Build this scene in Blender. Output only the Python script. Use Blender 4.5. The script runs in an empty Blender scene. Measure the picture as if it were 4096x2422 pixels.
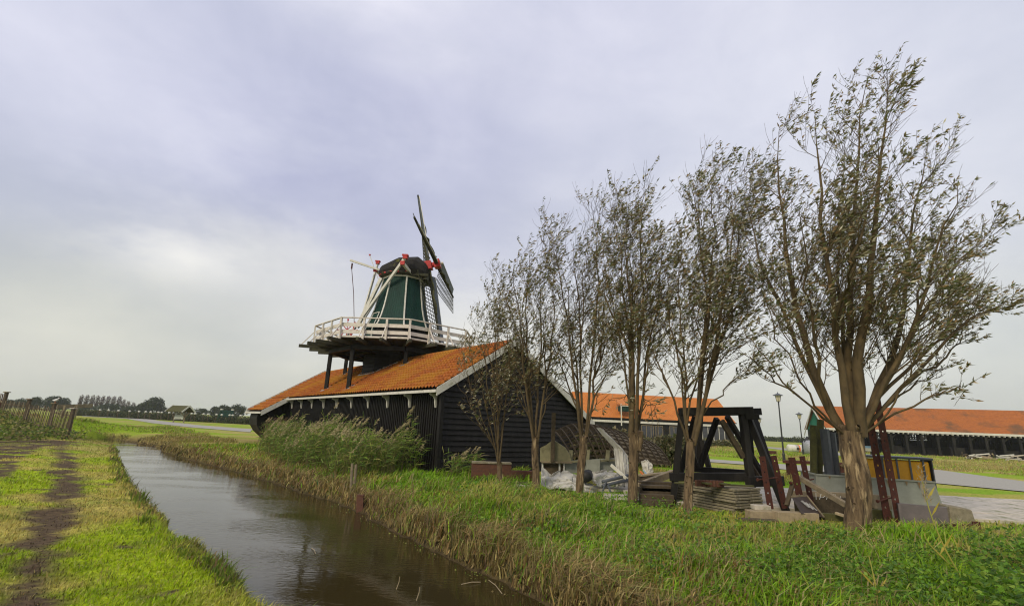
import bpy, math, random
import numpy as np
from mathutils import Vector, Matrix
random.seed(7); rng = np.random.default_rng(7)
scene = bpy.context.scene
# ---------------------------------------------------------------- camera
F = 1914.0; PW, PH = 4096, 2422
PITCH = math.radians(14.4); ROLL = math.radians(2.3); EYE = 1.75
fw = np.array([0, math.cos(PITCH), math.sin(PITCH)])
_r0 = np.array([1.0, 0, 0]); _u0 = np.cross(_r0, fw)
rt = math.cos(ROLL)*_r0 + math.sin(ROLL)*_u0
up = -math.sin(ROLL)*_r0 + math.cos(ROLL)*_u0
O = np.array([0, 0, EYE])
cam_data = bpy.data.cameras.new('camera'); cam = bpy.data.objects.new('camera', cam_data)
scene.collection.objects.link(cam); scene.camera = cam
cam_data.sensor_width = 36; cam_data.lens = 36*F/PW; cam_data.clip_end = 5000; cam_data.clip_start = .05
M = Matrix(((rt[0], up[0], -fw[0], 0), (rt[1], up[1], -fw[1], 0), (rt[2], up[2], -fw[2], EYE), (0, 0, 0, 1)))
cam.matrix_world = M
scene.render.resolution_x = 1024; scene.render.resolution_y = 605
scene.view_settings.view_transform = 'Standard'; scene.view_settings.look = 'None'
scene.cycles.pixel_filter_type = 'BLACKMAN_HARRIS'; scene.cycles.filter_width = 1.15; scene.cycles.denoising_prefilter = 'ACCURATE'
scene.view_settings.exposure = 0.6; scene.view_settings.gamma = 1
# ---------------------------------------------------------------- sky
SUN_EL, SUN_AZ = math.radians(36), math.radians(215)   # compass style: behind the camera, to the left
sdir = Vector((math.sin(SUN_AZ)*math.cos(SUN_EL), math.cos(SUN_AZ)*math.cos(SUN_EL), math.sin(SUN_EL)))
world = bpy.data.worlds.new("World"); scene.world = world; world.use_nodes = True
nt = world.node_tree; N = nt.nodes; L = nt.links; N.clear()
def nd(tree, t, **k):
    n = tree.nodes.new(t)
    for a, b in k.items(): setattr(n, a, b)
    return n
wo = nd(nt, 'ShaderNodeOutputWorld'); bg = nd(nt, 'ShaderNodeBackground'); L.new(bg.outputs[0], wo.inputs[0])
sky = nd(nt, 'ShaderNodeTexSky', sky_type='NISHITA'); sky.sun_disc = False
sky.sun_elevation = SUN_EL; sky.sun_rotation = SUN_AZ; sky.air_density = 1.5; sky.dust_density = 3
tc = nd(nt, 'ShaderNodeTexCoord'); sx = nd(nt, 'ShaderNodeSeparateXYZ'); L.new(tc.outputs['Generated'], sx.inputs[0])
def ramp(tree, fac, stops, interp='LINEAR'):
    r = nd(tree, 'ShaderNodeValToRGB'); cr = r.color_ramp; cr.interpolation = interp
    while len(cr.elements) < len(stops): cr.elements.new(.5)
    for el, (p, c) in zip(cr.elements, stops):
        el.position = p; el.color = (*c, 1) if len(c) == 3 else c
    tree.links.new(fac, r.inputs[0]); return r
def mixc(tree, f, a, b, mode='MIX'):
    m = nd(tree, 'ShaderNodeMix', data_type='RGBA', blend_type=mode)
    for s, v in ((0, f), (6, a), (7, b)):
        if hasattr(v, 'is_linked') or isinstance(v, bpy.types.NodeSocket): tree.links.new(v, m.inputs[s])
        elif s == 0: m.inputs[0].default_value = v
        else: m.inputs[s].default_value = (*v, 1)
    return m.outputs[2]
def mth(tree, op, a, b=None, clamp=False):
    m = nd(tree, 'ShaderNodeMath', operation=op, use_clamp=clamp)
    for i, v in enumerate((a, b)):
        if v is None: continue
        if isinstance(v, bpy.types.NodeSocket): tree.links.new(v, m.inputs[i])
        else: m.inputs[i].default_value = v
    return m.outputs[0]
# warp so cloud banks lie in layers, stretched sideways
mp = nd(nt, 'ShaderNodeMapping'); mp.inputs['Scale'].default_value = (1, 1, 2.6); L.new(tc.outputs['Generated'], mp.inputs[0])
n1 = nd(nt, 'ShaderNodeTexNoise'); n1.inputs['Scale'].default_value = 1.7; n1.inputs['Detail'].default_value = 7; n1.inputs['Roughness'].default_value = .5; n1.inputs['Distortion'].default_value = .35
L.new(mp.outputs[0], n1.inputs[0])
grad = ramp(nt, sx.outputs[2], [(0, (.565, .56, .50)), (.06, (.60, .60, .55)), (.16, (.63, .635, .62)), (.30, (.62, .635, .69)), (.52, (.64, .65, .76)), (.8, (.70, .71, .82))])
cl = ramp(nt, n1.outputs[0], [(.30, (.78, .80, .86)), (.44, (.91, .92, .95)), (.56, (1.02, 1.02, 1.01)), (.70, (1.16, 1.14, 1.10))])
col = mixc(nt, 1.0, grad.outputs[0], cl.outputs[0], 'MULTIPLY')
V3 = np.array([1, 1, 2.6])
def lobe(px, py, inner, outer, colr, amt, jit=.22):
    """a cloud bank in one direction of the sky, with a ragged edge"""
    global col
    d = fw + rt*((px-PW/2)/F) - up*((py-PH/2)/F); d = d/np.linalg.norm(d)
    n = nd(nt, 'ShaderNodeTexNoise'); n.inputs['Scale'].default_value = 3.4; n.inputs['Detail'].default_value = 8; n.inputs['Roughness'].default_value = .60
    L.new(mp.outputs[0], n.inputs[0])
    vm = nd(nt, 'ShaderNodeVectorMath', operation='DISTANCE'); L.new(mp.outputs[0], vm.inputs[0]); vm.inputs[1].default_value = d*V3
    dd = mth(nt, 'ADD', vm.outputs['Value'], mth(nt, 'MULTIPLY', mth(nt, 'SUBTRACT', n.outputs[0], .5), jit*2.6))
    mr = nd(nt, 'ShaderNodeMapRange', interpolation_type='SMOOTHERSTEP'); L.new(dd, mr.inputs[0])
    mr.inputs[1].default_value = inner; mr.inputs[2].default_value = outer; mr.inputs[3].default_value = amt; mr.inputs[4].default_value = 0
    col = mixc(nt, mr.outputs[0], col, colr)
lobe(1000, 620, .0, .95, (.37, .39, .58), .97, .20)
lobe(1650, 880, .0, .60, (.48, .50, .62), .45, .20)
lobe(150, 900, .0, .72, (.46, .49, .59), .75, .18)
lobe(1000, 1120, .0, .44, (.78, .77, .74), .75, .22)
lobe(740, 1040, .0, .18, (.94, .92, .88), .65, .12)
lobe(250, 1290, .0, .52, (.50, .52, .49), .75, .12)
lobe(150, 1385, .0, .40, (.72, .71, .64), .6, .10)
lobe(100, 100, .0, .75, (.72, .73, .84), .7, .22)
lobe(2300, 150, .0, .6, (.62, .62, .77), .4, .22)
lobe(3800, 500, .0, 1.1, (.70, .72, .80), .55, .25)
lobe(3900, 1350, .0, .6, (.66, .68, .65), .5, .15)
n2 = nd(nt, 'ShaderNodeTexNoise'); n2.inputs['Scale'].default_value = 4.5; n2.inputs['Detail'].default_value = 8; n2.inputs['Roughness'].default_value = .58; n2.inputs['Distortion'].default_value = .3; mp2 = nd(nt, 'ShaderNodeMapping'); mp2.inputs['Scale'].default_value = (.8, .8, 1.25); L.new(tc.outputs['Generated'], mp2.inputs[0]); L.new(mp2.outputs[0], n2.inputs[0])
r2 = ramp(nt, n2.outputs[0], [(.32, (.91, .92, .94)), (.5, (1, 1, 1)), (.68, (1.09, 1.08, 1.06))]); col = mixc(nt, 1.0, col, r2.outputs[0], 'MULTIPLY')
skym = mixc(nt, 1.0, sky.outputs[0], (.10, .10, .10), 'MULTIPLY')
fin = mixc(nt, .94, skym, col)
L.new(fin, bg.inputs[0]); bg.inputs[1].default_value = 0.74
sun_d = bpy.data.lights.new('sun', 'SUN'); sun_d.energy = 1.5; sun_d.angle = math.radians(14); sun_d.color = (1, .88, .68)
sun = bpy.data.objects.new('sun', sun_d); scene.collection.objects.link(sun)
sun.rotation_euler = (-sdir).to_track_quat('-Z', 'Y').to_euler()
# ---------------------------------------------------------------- pixel <-> place helpers (source pixels of the photograph)
def ray(x, y): return fw + rt*((x-PW/2)/F) - up*((y-PH/2)/F)
def gp(x, y, z=0.0):
    d = ray(x, y); return O + d*((z-EYE)/d[2])
def at(x, y, Y):
    d = ray(x, y); return O + d*(Y/d[1])
def V(p): return np.array(p, dtype=float)
# ---------------------------------------------------------------- mesh builder
class MB:
    def __init__(s): s.v = []; s.f = []
    def add(s, vs, fs):
        b = len(s.v); s.v += [tuple(map(float, q)) for q in vs]; s.f += [tuple(i+b for i in f) for f in fs]; return s
    def box(s, c, sz, ax=None):
        ax = np.eye(3) if ax is None else np.array(ax, float)
        c = V(c); h = V(sz)/2; vs = []
        for i in (-1, 1):
            for j in (-1, 1):
                for k in (-1, 1): vs.append(c + ax[0]*i*h[0] + ax[1]*j*h[1] + ax[2]*k*h[2])
        return s.add(vs, [(0, 1, 3, 2), (4, 6, 7, 5), (0, 4, 5, 1), (2, 3, 7, 6), (0, 2, 6, 4), (1, 5, 7, 3)])
    def beam(s, p, q, w, h, upv=(0, 0, 1), w2=None, h2=None):
        """rectangular bar p->q, w across, h along upv"""
        p = V(p); q = V(q); d = q-p; d /= np.linalg.norm(d)+1e-9
        u = V(upv); sd = np.cross(d, u)
        if np.linalg.norm(sd) < 1e-4: sd = np.cross(d, V((0, 1, 0)))
        sd /= np.linalg.norm(sd); u = np.cross(sd, d)
        w2 = w if w2 is None else w2; h2 = h if h2 is None else h2
        vs = []
        for c, ww, hh in ((p, w, h), (q, w2, h2)):
            for a, b in ((-1, -1), (1, -1), (1, 1), (-1, 1)): vs.append(c + sd*a*ww/2 + u*b*hh/2)
        return s.add(vs, [(0, 3, 2, 1), (4, 5, 6, 7), (0, 1, 5, 4), (1, 2, 6, 5), (2, 3, 7, 6), (3, 0, 4, 7)])
    def tube(s, pts, rad, n=8, cap=True, jag=0):
        pts = np.array(pts, float); m = len(pts)
        rad = np.full(m, rad) if np.isscalar(rad) else np.array(rad, float)
        T = np.gradient(pts, axis=0); T /= np.linalg.norm(T, axis=1)[:, None]+1e-9
        a = V((1, 0, 0)) if abs(T[0][0]) < .8 else V((0, 1, 0))
        A = np.cross(T, a); A /= np.linalg.norm(A, axis=1)[:, None]+1e-9; B = np.cross(T, A)
        th = np.arange(n)*2*math.pi/n
        R = rad[:, None]*(1+(rng.uniform(-jag, jag, (m, n)) if jag else 0))
        P = pts[:, None] + R[:, :, None]*(np.cos(th)[None, :, None]*A[:, None]+np.sin(th)[None, :, None]*B[:, None])
        vs = P.reshape(-1, 3); fs = []
        for i in range(m-1):
            for j in range(n):
                k = (j+1) % n; fs.append((i*n+j, i*n+k, (i+1)*n+k, (i+1)*n+j))
        if cap: fs += [tuple(range(n-1, -1, -1)), tuple((m-1)*n+j for j in range(n))]
        return s.add(vs, fs)
    def prism(s, poly, off):
        poly = [V(p) for p in poly]; off = V(off); n = len(poly)
        vs = poly + [p+off for p in poly]
        fs = [tuple(range(n)), tuple(range(2*n-1, n-1, -1))] + [(i, (i+1) % n+0, (i+1) % n+n, i+n) for i in range(n)]
        return s.add(vs, [fs[0], fs[1]] + [(f[1], f[0], f[3], f[2]) for f in fs[2:]])
    def lathe(s, c, prof, n=14):
        c = V(c); vs = []; fs = []
        for r, z in prof:
            for j in range(n): vs.append(c + V((r*math.cos(2*math.pi*j/n), r*math.sin(2*math.pi*j/n), z)))
        for i in range(len(prof)-1):
            for j in range(n):
                k = (j+1) % n; fs.append((i*n+j, i*n+k, (i+1)*n+k, (i+1)*n+j))
        fs += [tuple(range(n-1, -1, -1)), tuple((len(prof)-1)*n+j for j in range(n))]
        return s.add(vs, fs)
org = {}
def newobj(name, data): 
    o = bpy.data.objects.new(name, data); scene.collection.objects.link(o); return o
def tag(o, label=None, cat=None, group=None, kind=None):
    for k, v in (('label', label), ('category', cat), ('group', group), ('kind', kind)):
        if v: o[k] = v
    return o
def thing(name, loc, label, cat, group=None):
    o = newobj(name, None); o.empty_display_size = .2; o.location = tuple(map(float, loc)); org[o.name] = V(loc)
    return tag(o, label, cat, group)
def fixn(me):
    import bmesh
    bm = bmesh.new(); bm.from_mesh(me); bmesh.ops.recalc_face_normals(bm, faces=bm.faces); bm.to_mesh(me); bm.free()
def obj(name, mb, mat, parent=None, loc=None, smooth=False, bevel=0):
    vs = np.array(mb.v)
    if parent is not None: og = org[parent.name]
    elif loc is not None: og = V(loc)
    else:
        og = vs.mean(0); og[2] = vs[:, 2].min()
    me = bpy.data.meshes.new(name); me.from_pydata([tuple(p) for p in vs-og], [], mb.f); me.update()
    fixn(me)
    if smooth: me.polygons.foreach_set('use_smooth', [True]*len(me.polygons))
    me.materials.append(mat); o = newobj(name, me); org[o.name] = og
    if parent is not None: o.parent = parent
    else: o.location = tuple(og)
    if bevel:
        b = o.modifiers.new('bevel', 'BEVEL'); b.width = bevel; b.segments = 1; b.limit_method = 'ANGLE'
    return o
def npobj(name, verts, quads, mat, parent=None, loc=(0, 0, 0), cols=None, tris=None, smooth=False):
    """fast mesh from numpy arrays; quads (n,4) and/or tris (m,3); cols per vertex rgb"""
    og = org[parent.name] if parent is not None else V(loc)
    verts = verts - og
    me = bpy.data.meshes.new(name)
    nq = 0 if quads is None else len(quads); ntr = 0 if tris is None else len(tris)
    li = np.concatenate(([quads.ravel()] if nq else []) + ([tris.ravel()] if ntr else [])).astype(np.int32)
    tot = np.concatenate((np.full(nq, 4), np.full(ntr, 3))).astype(np.int32)
    st = np.concatenate(([0], np.cumsum(tot)[:-1])).astype(np.int32)
    me.vertices.add(len(verts)); me.vertices.foreach_set('co', verts.astype(np.float32).ravel())
    me.loops.add(len(li)); me.loops.foreach_set('vertex_index', li)
    me.polygons.add(nq+ntr); me.polygons.foreach_set('loop_start', st); me.polygons.foreach_set('loop_total', tot)
    if smooth: me.polygons.foreach_set('use_smooth', np.ones(nq+ntr, bool))
    me.update(calc_edges=True)
    if cols is not None:
        at_ = me.color_attributes.new('col', 'FLOAT_COLOR', 'POINT')
        at_.data.foreach_set('color', np.concatenate((cols, np.ones((len(cols), 1))), 1).astype(np.float32).ravel())
    me.materials.append(mat); o = newobj(name, me); org[o.name] = og
    if parent is not None: o.parent = parent
    else: o.location = tuple(og)
    return o
def copytree(o, parent=None, loc=None, rz=None, scale=None, label=None):
    c = o.copy(); scene.collection.objects.link(c)
    if parent is not None: c.parent = parent
    if loc is not None: c.location = tuple(map(float, loc))
    if rz is not None: c.rotation_euler = (0, 0, rz)
    if scale is not None: c.scale = scale
    if label: c['label'] = label
    for ch in list(o.children): copytree(ch, c)
    return c
# ---------------------------------------------------------------- noise in numpy
_perm = np.random.default_rng(3).random((256, 256))
def vnoise(x, y, s=1.0, seed=0):
    x = np.asarray(x, float)*s+seed*17.3; y = np.asarray(y, float)*s+seed*9.1
    xi = np.floor(x).astype(int); yi = np.floor(y).astype(int); fx = x-xi; fy = y-yi
    fx = fx*fx*(3-2*fx); fy = fy*fy*(3-2*fy)
    g = lambda a, b: _perm[a % 256, b % 256]
    return (g(xi, yi)*(1-fx)+g(xi+1, yi)*fx)*(1-fy)+(g(xi, yi+1)*(1-fx)+g(xi+1, yi+1)*fx)*fy
def fbm(x, y, s=1.0, o=4, seed=0):
    t = 0; a = .5; tot = 0
    for i in range(o): t = t+a*vnoise(x, y, s*2**i, seed+i); tot += a; a *= .5
    return t/tot
def sstep(a, b, x):
    t = np.clip((np.asarray(x, float)-a)/(b-a), 0, 1); return t*t*(3-2*t)
# ---------------------------------------------------------------- materials
def mat(name, c1, c2=None, scale=6, rough=.8, bump=.0, stretch=(1, 1, 1), detail=5, bscale=None, metallic=0, c3=None, s3=1.5, m3=(.5, .62), spec=.35, coat=0):
    m = bpy.data.materials.new(name); m.use_nodes = True; t = m.node_tree; t.nodes.clear()
    out = nd(t, 'ShaderNodeOutputMaterial'); b = nd(t, 'ShaderNodeBsdfPrincipled'); t.links.new(b.outputs[0], out.inputs[0])
    tcn = nd(t, 'ShaderNodeTexCoord'); mpn = nd(t, 'ShaderNodeMapping'); mpn.inputs['Scale'].default_value = stretch
    t.links.new(tcn.outputs['Object'], mpn.inputs[0])
    no = nd(t, 'ShaderNodeTexNoise'); no.inputs['Scale'].default_value = scale; no.inputs['Detail'].default_value = detail; no.inputs['Roughness'].default_value = .6
    t.links.new(mpn.outputs[0], no.inputs[0])
    c2 = c2 or tuple(x*.7 for x in c1)
    r = ramp(t, no.outputs[0], [(.33, c1), (.67, c2)]); cc = r.outputs[0]
    if c3:
        n3 = nd(t, 'ShaderNodeTexNoise'); n3.inputs['Scale'].default_value = s3; n3.inputs['Detail'].default_value = 6; n3.inputs['Roughness'].default_value = .65
        t.links.new(mpn.outputs[0], n3.inputs[0])
        r3 = ramp(t, n3.outputs[0], [(m3[0], (0, 0, 0)), (m3[1], (1, 1, 1))]); cc = mixc(t, r3.outputs[0], cc, c3)
    t.links.new(cc, b.inputs['Base Color'])
    b.inputs['Roughness'].default_value = rough; b.inputs['Metallic'].default_value = metallic; b.inputs['Specular IOR Level'].default_value = spec
    b.inputs['Coat Weight'].default_value = coat
    if bump:
        nb = nd(t, 'ShaderNodeTexNoise'); nb.inputs['Scale'].default_value = bscale or scale*3; nb.inputs['Detail'].default_value = 4
        t.links.new(mpn.outputs[0], nb.inputs[0])
        bn = nd(t, 'ShaderNodeBump'); bn.inputs['Strength'].default_value = bump; bn.inputs['Distance'].default_value = .02
        t.links.new(nb.outputs[0], bn.inputs['Height']); t.links.new(bn.outputs[0], b.inputs['Normal'])
    return m
def leafmat(name, trans=.3, rough=.6, nscale=0, spec=.3):
    m = bpy.data.materials.new(name); m.use_nodes = True; t = m.node_tree; t.nodes.clear()
    out = nd(t, 'ShaderNodeOutputMaterial'); b = nd(t, 'ShaderNodeBsdfPrincipled')
    a = nd(t, 'ShaderNodeAttribute', attribute_name='col'); b.inputs['Roughness'].default_value = rough; b.inputs['Specular IOR Level'].default_value = spec
    cc = a.outputs[0]
    if nscale:
        tcn = nd(t, 'ShaderNodeTexCoord'); no = nd(t, 'ShaderNodeTexNoise'); no.inputs['Scale'].default_value = nscale; no.inputs['Detail'].default_value = 8; no.inputs['Roughness'].default_value = .7
        t.links.new(tcn.outputs['Object'], no.inputs[0]); r = ramp(t, no.outputs[0], [(.3, (.40, .40, .40)), (.7, (1.5, 1.45, 1.35))])
        cc = mixc(t, 1.0, cc, r.outputs[0], 'MULTIPLY')
        bn = nd(t, 'ShaderNodeBump'); bn.inputs['Strength'].default_value = .6; bn.inputs['Distance'].default_value = .05
        t.links.new(no.outputs[0], bn.inputs['Height']); t.links.new(bn.outputs[0], b.inputs['Normal'])
    t.links.new(cc, b.inputs['Base Color'])
    if trans:
        tr = nd(t, 'ShaderNodeBsdfTranslucent'); t.links.new(cc, tr.inputs[0]); mx = nd(t, 'ShaderNodeMixShader'); mx.inputs[0].default_value = trans
        t.links.new(b.outputs[0], mx.inputs[1]); t.links.new(tr.outputs[0], mx.inputs[2]); t.links.new(mx.outputs[0], out.inputs[0])
    else: t.links.new(b.outputs[0], out.inputs[0])
    return m
m_ground = leafmat('ground_soil_and_turf', 0, .95, 9, .1)
m_grass = leafmat('grass_blades', .35, .6)
m_leaf = leafmat('willow_leaves', .40, .45)
m_black = mat('black_tarred_wood', (.008, .0075, .007), (.017, .0155, .014), 5, .6, .35, (1, 1, .3), spec=.2, c3=(.034, .031, .027), s3=.9, m3=(.54, .70))
m_white = mat('white_paint', (.62, .60, .54), (.50, .49, .43), 7, .5, .15, c3=(.30, .29, .20), s3=4, m3=(.58, .75))
m_pinkw = mat('off_white_rail_paint', (.66, .60, .55), (.52, .49, .42), 5, .55, .2, c3=(.28, .29, .16), s3=3, m3=(.57, .72))
m_green = mat('dark_green_paint', (.010, .043, .033), (.007, .030, .024), 3, .6, .1, (1, 1, .3), spec=.15)
m_lgreen = mat('bright_green_paint', (.01, .19, .11), (.01, .14, .09), 3, .6)
m_red = mat('red_paint', (.50, .02, .02), (.32, .015, .012), 8, .5)
m_thatch = mat('black_cap_felt', (.010, .0095, .009), (.022, .020, .018), 9, .95, .5, c3=(.10, .10, .02), s3=1.6, m3=(.60, .72))
m_tile = mat('orange_roof_tiles', (.42, .135, .028), (.21, .065, .02), 9.0, .85, .25, bscale=30, c3=(.36, .165, .022), s3=.55, m3=(.44, .62), spec=.15)
m_tile2 = mat('bright_orange_tiles', (.52, .18, .03), (.43, .14, .025), 1.5, .7, .2)
m_tile3 = mat('weathered_orange_tiles', (.42, .14, .03), (.26, .085, .024), 4.5, .85, .2, c3=(.15, .075, .035), s3=.30, m3=(.50, .64))
m_lead = mat('lead_flashing', (.35, .36, .38), (.22, .23, .25), 8, .5)
m_brick = mat('brown_brick', (.13, .055, .032), (.08, .04, .028), 14, .9, .4)
m_greyb = mat('grey_sail_boards', (.10, .115, .13), (.06, .07, .08), 6, .6)
m_moss = mat('mossy_dark_timber', (.030, .030, .024), (.055, .055, .026), 9, .9, .3)
m_bark = mat('willow_bark', (.19, .132, .072), (.036, .024, .014), 16, .95, 1.0, (1, 1, .16), bscale=26, c3=(.36, .27, .15), s3=9, m3=(.55, .64))
m_twig = mat('willow_limbs', (.125, .088, .040), (.055, .040, .021), 6, .9, .5, (1, 1, .5))
m_wood = mat('weathered_grey_wood', (.25, .20, .125), (.14, .115, .075), 8, .85, .4, (1, 1, 1))
m_lumber = mat('pale_lumber', (.36, .29, .18), (.24, .19, .12), 8, .8, .3)
m_oldw = mat('old_brown_timber', (.10, .075, .045), (.055, .042, .026), 8, .9, .4)
m_olive = mat('algae_green_timber', (.085, .085, .025), (.05, .048, .02), 7, .9, .3)
m_rust = mat('rusty_steel', (.105, .032, .02), (.055, .022, .018), 14, .8, .3, metallic=.2)
m_conc = mat('concrete', (.52, .47, .39), (.36, .33, .27), 5, .9, .4, c3=(.17, .18, .08), s3=2.5, m3=(.56, .72))
m_slab = mat('grey_concrete_slabs', (.27, .235, .16), (.17, .15, .10), 10, .95, .6, c3=(.30, .28, .22), s3=6, m3=(.58, .66))
m_asph = mat('asphalt', (.36, .345, .295), (.27, .26, .225), 10, .95, .4)
m_gsteel = mat('galvanised_grey_steel', (.31, .325, .27), (.24, .25, .205), 4, .55, .1, c3=(.20, .12, .06), s3=2.2, m3=(.64, .74))
m_yplast = mat('yellow_plastic', (.68, .34, .015), (.52, .26, .015), 4, .45)
m_dgrey = mat('dark_grey_plastic', (.085, .095, .11), (.06, .068, .08), 5, .5)
m_tarp = mat('dirty_grey_tarpaulin', (.50, .49, .44), (.33, .32, .28), 3, .55, .2, c3=(.14, .13, .10), s3=3, m3=(.58, .72))
m_glass = mat('dark_window_glass', (.05, .055, .065), (.035, .035, .045), 3, .08, spec=.6)
m_lampg = mat('milky_lamp_glass', (.55, .50, .38), (.5, .46, .34), 3, .3)
m_iron = mat('black_iron', (.018, .020, .024), (.03, .03, .032), 8, .5)
m_blackp = mat('black_rubber', (.01, .01, .01), (.02, .02, .02), 8, .6)
m_chalk = mat('chalk_white', (.75, .75, .72), (.6, .6, .56), 30, .9)
m_owall = mat('olive_grey_board', (.25, .23, .13), (.16, .15, .085), 4, .9, .2, c3=(.07, .065, .04), s3=2, m3=(.55, .7))
m_bird = mat('white_feathers', (.75, .75, .74), (.6, .6, .6), 20, .8)
m_orangep = mat('orange_paint', (.7, .18, .03), (.6, .15, .03), 6, .5)
m_bluep = mat('pale_blue_paint', (.25, .42, .60), (.2, .35, .5), 6, .5)
# ---------------------------------------------------------------- terrain
WZ = -0.6
left_e = np.array([(-34, 39), (-28, 34.3), (-24.25, 31.45), (-17.81, 23.44), (-13.6, 18.4), (-9.9, 14.05), (-6.22, 9.99), (-3.25, 6.9), (.6, 2.9), (6, -2.6), (14, -11)])
right_e = np.array([(-33, 42), (-26, 36.3), (-23.2, 34.0), (-21.6, 31.5), (-16.2, 26.0), (-10.35, 20.66), (-4.23, 14.19), (.55, 7.32), (4.3, 2.3), (9.5, -3.6), (17, -12)])
def dseg(x, y, P):
    d = np.full(np.shape(x), 1e9)
    for (ax_, ay), (bx, by) in zip(P[:-1], P[1:]):
        ux, uy = bx-ax_, by-ay; t = np.clip(((x-ax_)*ux+(y-ay)*uy)/(ux*ux+uy*uy), 0, 1)
        d = np.minimum(d, np.hypot(x-ax_-t*ux, y-ay-t*uy))
    return d
poly = np.concatenate((left_e, right_e[::-1]))
def inside(x, y, P=poly):
    c = np.zeros(np.shape(x), bool); n = len(P); j = n-1
    for i in range(n):
        xi, yi = P[i]; xj, yj = P[j]
        c ^= ((yi > y) != (yj > y)) & (x < (xj-xi)*(y-yi)/(yj-yi+1e-12)+xi); j = i
    return c
def ditch(x, y):
    """signed distance to the water's edge (negative in the water) and whether the left bank is the nearer"""
    w = (fbm(x, y, 1.3, 3, 5)-.5)*.5
    dl = dseg(x, y, left_e); dr = dseg(x, y, right_e); ins = inside(x, y)
    d = np.minimum(dl, dr); return np.where(ins, -d, d)+w, dl < dr
def track_d(x, y):
    T = np.array([gp(*p, -.2)[:2] for p in [(225, 1762), (262, 1830), (275, 1900), (255, 2000), (200, 2100), (150, 2250), (100, 2422)]])
    return dseg(x, y, T)
mudpoly = np.array([gp(*p, -.15)[:2] for p in [(-300, 1735), (60, 1738), (150, 1752), (320, 1762), (320, 1775), (180, 1782), (95, 1830), (50, 1905), (-400, 1930)]])
FR = at(296, 1732, 33.0); FL = at(24, 1655, 36.5)
def height(x, y):
    x = np.asarray(x, float); y = np.asarray(y, float)
    sd, lf = ditch(x, y)
    hl = -.6 + .30*sstep(0, .30, sd) + .14*sstep(.2, 3, sd) + .16*sstep(5, 22, sd)
    hr = -.6 + .22*sstep(-.02, .22, sd) + .26*sstep(.1, 1.7, sd) + .12*sstep(1.2, 4, sd)
    h = np.where(lf & (y < 36), hl, hr)
    h = np.where(sd < 0, -.6+np.maximum(sd*1.2, -.6), h)
    r = np.hypot(x, y); amp = .10*(1-sstep(18, 34, r))+.015
    h = h + (fbm(x, y, .9, 4, 2)-.5)*amp*sstep(-.1, .5, sd)
    # low embankment under the picket fence, at the left
    h = h + 1.15*sstep(-28.5, -39, x)*sstep(20, 33, y)*(1-sstep(39, 52, y))*sstep(.5, 4, sd)
    # rough rise of the bank under the willows towards the right foreground
    h = h + .10*sstep(2, 8, x)*sstep(3, 8, y)*(1-sstep(9.5, 12, y))
    flat = np.maximum(sstep(9.9, 10.6, y-.1*x)*sstep(3, 5, x), 0)
    h = h*(1-flat*.9*(h > -.2))
    return h
def lerp(a, b, t): return a*(1-t[..., None])+b*t[..., None]
def ground_col(x, y):
    """real surface colours of the turf, straw and mud, by place; returns rgb, mud, dryness, on the left bank"""
    sd, lf = ditch(x, y); lf = lf & (y < 36)
    A = lambda c: np.array(c)
    n1_ = fbm(x, y, .55, 4, 11); n2_ = fbm(x, y, 2.3, 3, 21); n3_ = fbm(x, y*2.2, .16, 4, 31)
    L_ = lerp(A((.31, .41, .012)), A((.44, .385, .10)), sstep(.44, .64, n1_))
    L_ = lerp(L_, A((.13, .21, .02)), sstep(.55, .8, n2_)*.6)
    R_ = lerp(A((.19, .33, .015)), A((.34, .33, .07)), sstep(.42, .60, n1_))
    Fc = lerp(A((.22, .33, .015)), A((.36, .31, .10)), sstep(.44, .56, n3_)*(.4+.9*n1_)); Fc = Fc*(.8+.4*fbm(x, y*1.5, .5, 4, 77))[..., None]
    far = sstep(26, 36, np.hypot(x, y))
    c = np.where(lf[..., None], L_, R_); c = lerp(c, Fc, far*(1-0*n1_))
    # rough straw coloured bank beyond the end of the water
    rb = sstep(6, 1.5, np.abs(y-37-(-25-x)*.15))*sstep(-36, -30, x)*(1-sstep(-12, -8, x))
    c = lerp(c, A((.24, .185, .065)), rb*.85*(.5+.5*sstep(.3, .6, n1_)))
    dry = np.where(lf, 0, sstep(.85, .25, sd)); c = lerp(c, A((.20, .155, .06)), dry*.7)
    c = lerp(c, A((.05, .036, .022)), np.where(lf, sstep(.12, -.05, sd), sstep(.35, .0, sd)))
    td = track_d(x, y); mn = fbm(x, y, 1.6, 4, 41)
    mud = sstep(.40, .12, td+(mn-.5)*.8)*sstep(.30, .52, fbm(x, y, 1.8, 4, 51)+.10)
    mp_ = inside(x, y, mudpoly); mud = np.maximum(mud, np.where(mp_, sstep(.33, .48, mn), 0)*lf)
    mud = np.maximum(mud, np.where(lf, sstep(.72, .78, fbm(x, y, 1.1, 3, 61)), 0))
    c = lerp(c, A((.095, .068, .042)), mud*lf)
    return c, mud*lf, dry, lf
def axis(lo, hi, c, d0, k):
    out = [c]
    while out[-1] < hi: out.append(out[-1]+max(d0, k*(abs(out[-1]-c)-4)))
    neg = [c]
    while neg[-1] > lo: neg.append(neg[-1]-max(d0, k*(abs(neg[-1]-c)-4)))
    return np.array(neg[::-1][:-1]+out)
gx = axis(-1600, 1600, -1.0, .13, .014); gy = axis(-30, 2400, 6.0, .13, .014)
X, Y = np.meshgrid(gx, gy); Z = height(X, Y); GC, _, _, _ = ground_col(X, Y)
nx, ny = len(gx), len(gy); idx = np.arange(nx*ny).reshape(ny, nx)
q = np.stack((idx[:-1, :-1], idx[:-1, 1:], idx[1:, 1:], idx[1:, :-1]), -1).reshape(-1, 4)
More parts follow.
